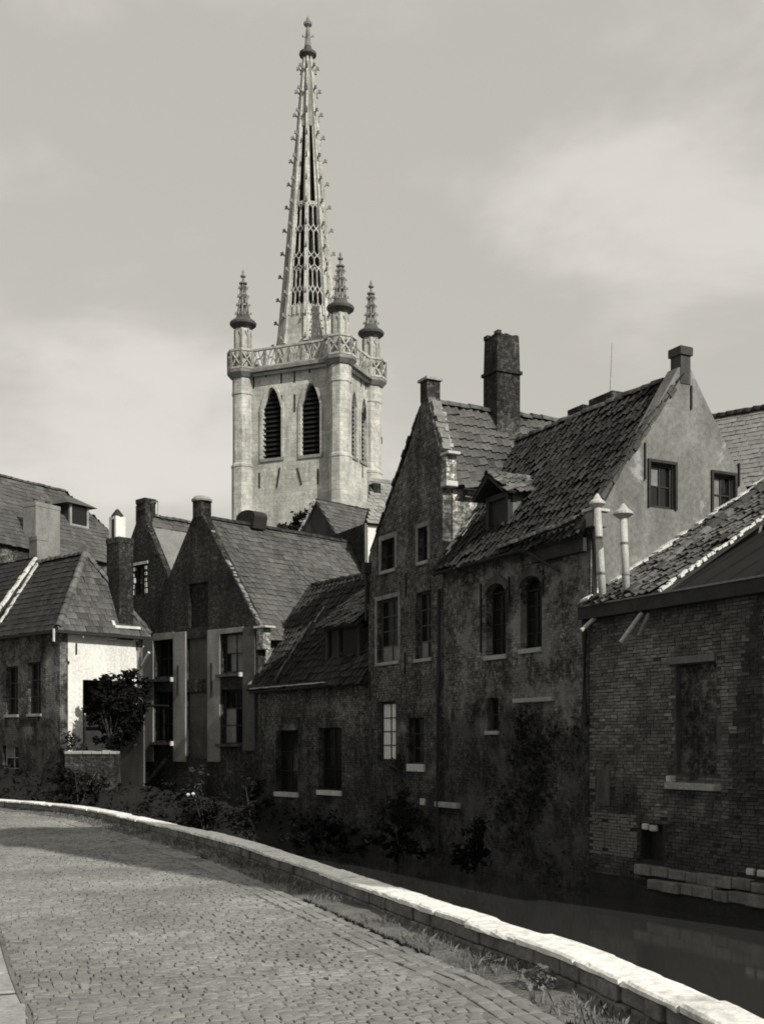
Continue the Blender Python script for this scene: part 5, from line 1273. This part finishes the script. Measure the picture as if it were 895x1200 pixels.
roof_plane(HO, [(-0.2, -0.2, hz-0.1), (ho+0.2, -0.2, hz-0.1), (ho-1.2, hd/2, hz+1.6), (1.2, hd/2, hz+1.6)], 'pantile_dark', 0.3, 0.34, parts=0)
roof_plane(HO, [(ho+0.2, hd+0.2, hz-0.1), (-0.2, hd+0.2, hz-0.1), (1.2, hd/2, hz+1.6), (ho-1.2, hd/2, hz+1.6)], 'pantile_dark', 0.3, 0.34, parts=0)
roof_plane(HO, [(-0.2, hd+0.2, hz-0.1), (-0.2, -0.2, hz-0.1), (1.2, hd/2, hz+1.6)], 'pantile_dark', 0.3, 0.34, parts=0)
roof_plane(HO, [(ho+0.2, -0.2, hz-0.1), (ho+0.2, hd+0.2, hz-0.1), (ho-1.2, hd/2, hz+1.6)], 'pantile_dark', 0.3, 0.34, parts=0)

# ================================================================== BANK, GARDEN AND PLANTS
land = MB().add([(5.3, 28.2, 0.1), (30, 15, 0.1), (300, 15, 0.1), (300, 700, 0.1), (-300, 700, 0.1), (-300, 60, 0.1), (-16, 47.6, 0.1), (-10, 49.2, 0.1), (-4.4, 44.1, 0.1), (-0.1, 38.6, 0.1)], [tuple(range(10))]).build('land_beyond', 'ground_far', kind='structure')
bk = MB(); n = 40; vs = []; f = []
A_, B_, C_ = Vector((-24, 52.5)), Vector((-12.3, 44)), Vector((-0.6, 38.2))
for i in range(n+1):
    t = i/n; top = A_.lerp(B_, t*2) if t < 0.5 else B_.lerp(C_, t*2-1)
    for j in range(9):
        k = j/8; off = -0.5+k*(4.4-2.6*max(0, t*2-1.0)); q = top+Vector((-0.55, -0.83))*off
        z = 0.95-1.75*max(0, t*2-1)-k*(2.7-1.2*max(0, t*2-1)); z += 0.18*noise.noise(Vector((q.x*0.8, q.y*0.8, 2)))
        vs.append((q.x, q.y, z))
for i in range(n):
    for j in range(8): f.append((i*9+j, i*9+j+1, i*9+10+j, i*9+9+j))
bk.add(vs, f).build('canal_bank', 'bank_earth', kind='structure', smooth=True)
ub = MB()                                                  # undergrowth covering the bank
for i in range(5500):
    a = rnd.randrange(len(f)); q = f[a]; p = sum((Vector(vs[k]) for k in q), Vector())/4+Vector((rnd.uniform(-0.4, 0.4), rnd.uniform(-0.4, 0.4), 0))
    den = noise.noise(Vector((p.x*0.7, p.y*0.7, 4.0)))
    if p.z < -1.6 or den < -0.25: continue
    p.z += rnd.uniform(0.0, 0.25+0.5*max(0, den)); u = Vector((rnd.gauss(0, 1), rnd.gauss(0, 1), rnd.gauss(0, 1))).normalized(); v = u.cross(Vector((rnd.gauss(0, 1), rnd.gauss(0, 1), rnd.gauss(0, 1)))).normalized(); sz = rnd.uniform(0.05, 0.14)
    ub.add([p-u*sz, p+v*sz*0.5, p+u*sz, p-v*sz*0.5], [(0, 1, 2, 3)], rnd.uniform(0.4, 1.8))
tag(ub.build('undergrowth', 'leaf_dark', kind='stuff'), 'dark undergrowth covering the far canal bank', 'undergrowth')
GW = thing('garden_wall', 'low garden wall of rough stone beside the whitewashed side wall', 'wall', (-12.2, 43.2, 0), (0.70, -0.05))
x0, z1 = fp(GW, 76, 881); x1, _ = fp(GW, 138, 881); x2, _ = fp(GW, 172, 881)
MB().box(x0, x1, 0, 0.4, -1.2, z1-0.1).build('wall_body', 'brick_soot', GW)
x = x0
while x < x1-0.1:
    l_ = rnd.uniform(0.25, 0.45); MB().box(x, x+l_-0.015, -0.06, 0.46, z1-0.1, z1+rnd.uniform(0, 0.05)).build('cap_stone', 'stone_sill', GW, bevel=0.02); x += l_
HS = thing('garden_shed', 'plain grey garden lean-to between the whitewashed wall and pilaster house', 'shed', (-10.9, 45.6, 0), (0.72, -0.69))
xa, zt = fp(HS, 141, 828); xb, zb = fp(HS, 168, 900)
wall(HS, 'front_wall', rect(xa, xb, -1.0, zt), [], 0, 0.08, 'plaster_dull')
MB().box(xa-0.1, xb+0.0, -0.1, 1.2, zt, zt+0.05).build('roof', 'bitumen', HS)
def wp(px, py, Y): return ((px-CX)/FPX*Y, Y, CAMZ+(HY-py)/FPX*Y)
# small tree over the porch
b0 = wp(133, 890, 43.6); T = thing('garden_tree', 'small dark leafy tree overhanging the whitewashed wall', 'tree', (b0[0], b0[1], 0.2), (1, 0))
def wl(px, py, Y): q = wp(px, py, Y); return (q[0]-b0[0], q[1]-b0[1], q[2]-0.2)
c = wl(135, 835, 43.7)
MB().tube([(0, 0, -0.3), (0.05, 0, c[2]*0.4), (-0.1, 0.05, c[2]*0.75)], [0.11, 0.08, 0.05], 8).build('trunk', 'bark', T, smooth=True)
m = MB()
for i in range(7):
    a = rnd.uniform(0, 6.3); m.tube([(-0.08, 0, c[2]*0.6), (math.cos(a)*0.5, math.sin(a)*0.35, c[2]+rnd.uniform(-0.2, 0.4))], [0.04, 0.012], 5)
m.build('limb', 'bark', T)
bl = []
for (px, py, r) in ((103, 826, 0.2), (112, 815, 0.34), (122, 808, 0.4), (134, 804, 0.42), (147, 799, 0.4), (158, 797, 0.35), (164, 808, 0.4), (128, 822, 0.5), (143, 818, 0.55), (157, 824, 0.5), (120, 836, 0.45), (137, 838, 0.5), (155, 842, 0.45), (110, 846, 0.28), (128, 854, 0.45), (148, 858, 0.45), (118, 866, 0.3), (138, 870, 0.4)):
    q = wl(px, py, 43.6+rnd.uniform(-0.3, 0.3)); bl.append((q[0], q[1], q[2], r, r, r*0.9))
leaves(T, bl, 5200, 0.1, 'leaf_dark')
bush('small leafy shrub in front of the whitewashed wall', (wp(87, 876, 43.4)[0], 43.4, wp(87, 880, 43.4)[2]), 0.9, 0.75, 350, 0.07, 'leaf_mid')
def bank_bush(px, pb, pt, Y, w_, label, n=700, mat_='leaf_dark', size=0.1, grp=None):
    b = wp(px, pb, Y); t = wp(px, pt, Y); bush(label, (b[0], b[1], b[2]), w_, t[2]-b[2], n, size, mat_, group=grp)
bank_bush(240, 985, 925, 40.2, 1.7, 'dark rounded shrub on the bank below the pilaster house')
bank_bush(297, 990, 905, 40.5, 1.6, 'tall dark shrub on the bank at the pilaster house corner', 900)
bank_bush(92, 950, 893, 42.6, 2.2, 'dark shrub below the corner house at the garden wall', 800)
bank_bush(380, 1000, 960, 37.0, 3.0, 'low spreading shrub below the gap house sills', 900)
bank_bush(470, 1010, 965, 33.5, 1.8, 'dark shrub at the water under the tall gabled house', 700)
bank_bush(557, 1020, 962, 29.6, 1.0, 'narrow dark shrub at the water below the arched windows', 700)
FB = thing('flowering_shrub', 'loose flowering shrub with a few pale blooms below the pilasters', 'shrub', (wp(226, 945, 41.4)[0], 41.4, wp(226, 945, 41.4)[2]), (1, 0))
leaves(FB, [(0, 0, 0.5, 0.5, 0.4, 0.5), (0.2, 0, 1.1, 0.4, 0.3, 0.4)], 300, 0.08, 'leaf_mid')
MB().tube([(0, 0, -0.4), (0.1, 0, 1.1)], [0.03, 0.012], 5).build('stem', 'bark', FB)
m = MB()
for (x, z) in ((-0.1, 0.42), (0.08, 0.45)): m.lathe(x, -0.45, [(0.01, z-0.06), (0.07, z), (0.05, z+0.05), (0.01, z+0.07)], 7)
m.build('bloom', 'petal', FB)
# ivy added so the lower walls read as shaded
def ivy(root, px, py, rx, rz, n, label):
    x, z = fp(root, px, py); w0 = loc2w(root, (x, 0, z))
    t = thing('ivy', label, 'ivy', w0, FR[root.name][1])
    mb = MB()
    cl = [(rnd.gauss(0, rx*0.45), rnd.gauss(0, rz*0.45)) for _ in range(26)]
    for i in range(n):
        c = rnd.choice(cl); a = c[0]+rnd.gauss(0, rx*0.14); b = c[1]+rnd.gauss(0, rz*0.14); y = -rnd.uniform(0.02, 0.1); s = rnd.uniform(0.03, 0.075)
        nrm = Vector((rnd.gauss(0, 0.45), -1, rnd.gauss(0.5, 0.45))).normalized(); u = nrm.cross(Vector((rnd.gauss(0, 1), 0, rnd.gauss(0, 1)))).normalized(); v = nrm.cross(u); p = Vector((a, y, b))
        mb.add([p-u*s, p-v*s*0.7, p+u*s, p+v*s*0.8], [(0, 1, 2, 3)], rnd.uniform(0.5, 1.7))
    mb.build('leaf_mass', 'leaf_dark', t, kind='stuff')
    st = MB(); 
    for i in range(5): st.tube([(rnd.gauss(0, rx*0.2), -0.02, -rz), (rnd.gauss(0, rx*0.3), -0.02, 0), (rnd.gauss(0, rx*0.4), -0.02, rz*0.7)], [0.02, 0.014, 0.006], 4)
    st.build('stem', 'bark', t)
ivy(HD, 615, 900, 1.7, 2.2, 800, 'ivy added to darken the wall below the stone ledge under the arched windows')
ivy(HC, 470, 950, 1.8, 1.0, 900, 'ivy added to darken the foot of the tall gabled house')
# foliage at the foot of the tower
b = wp(366, 612, 84); RT = thing('distant_tree', 'dark treetop showing over the roofs before the tower', 'tree', (b[0], b[1], 0), (1, 0))
MB().tube([(0, 0, 0), (0.2, 0, 8), (0, 0, b[2])], [0.4, 0.3, 0.1], 8).build('trunk', 'bark', RT)
leaves(RT, [(0, 0, b[2]+0.2, 1.3, 1.0, 0.7), (0.3, 0, b[2]+0.5, 0.6, 0.6, 0.35), (-1.8, 0.2, b[2]-0.3, 1.0, 1, 0.5)], 1400, 0.16, 'leaf_dark')
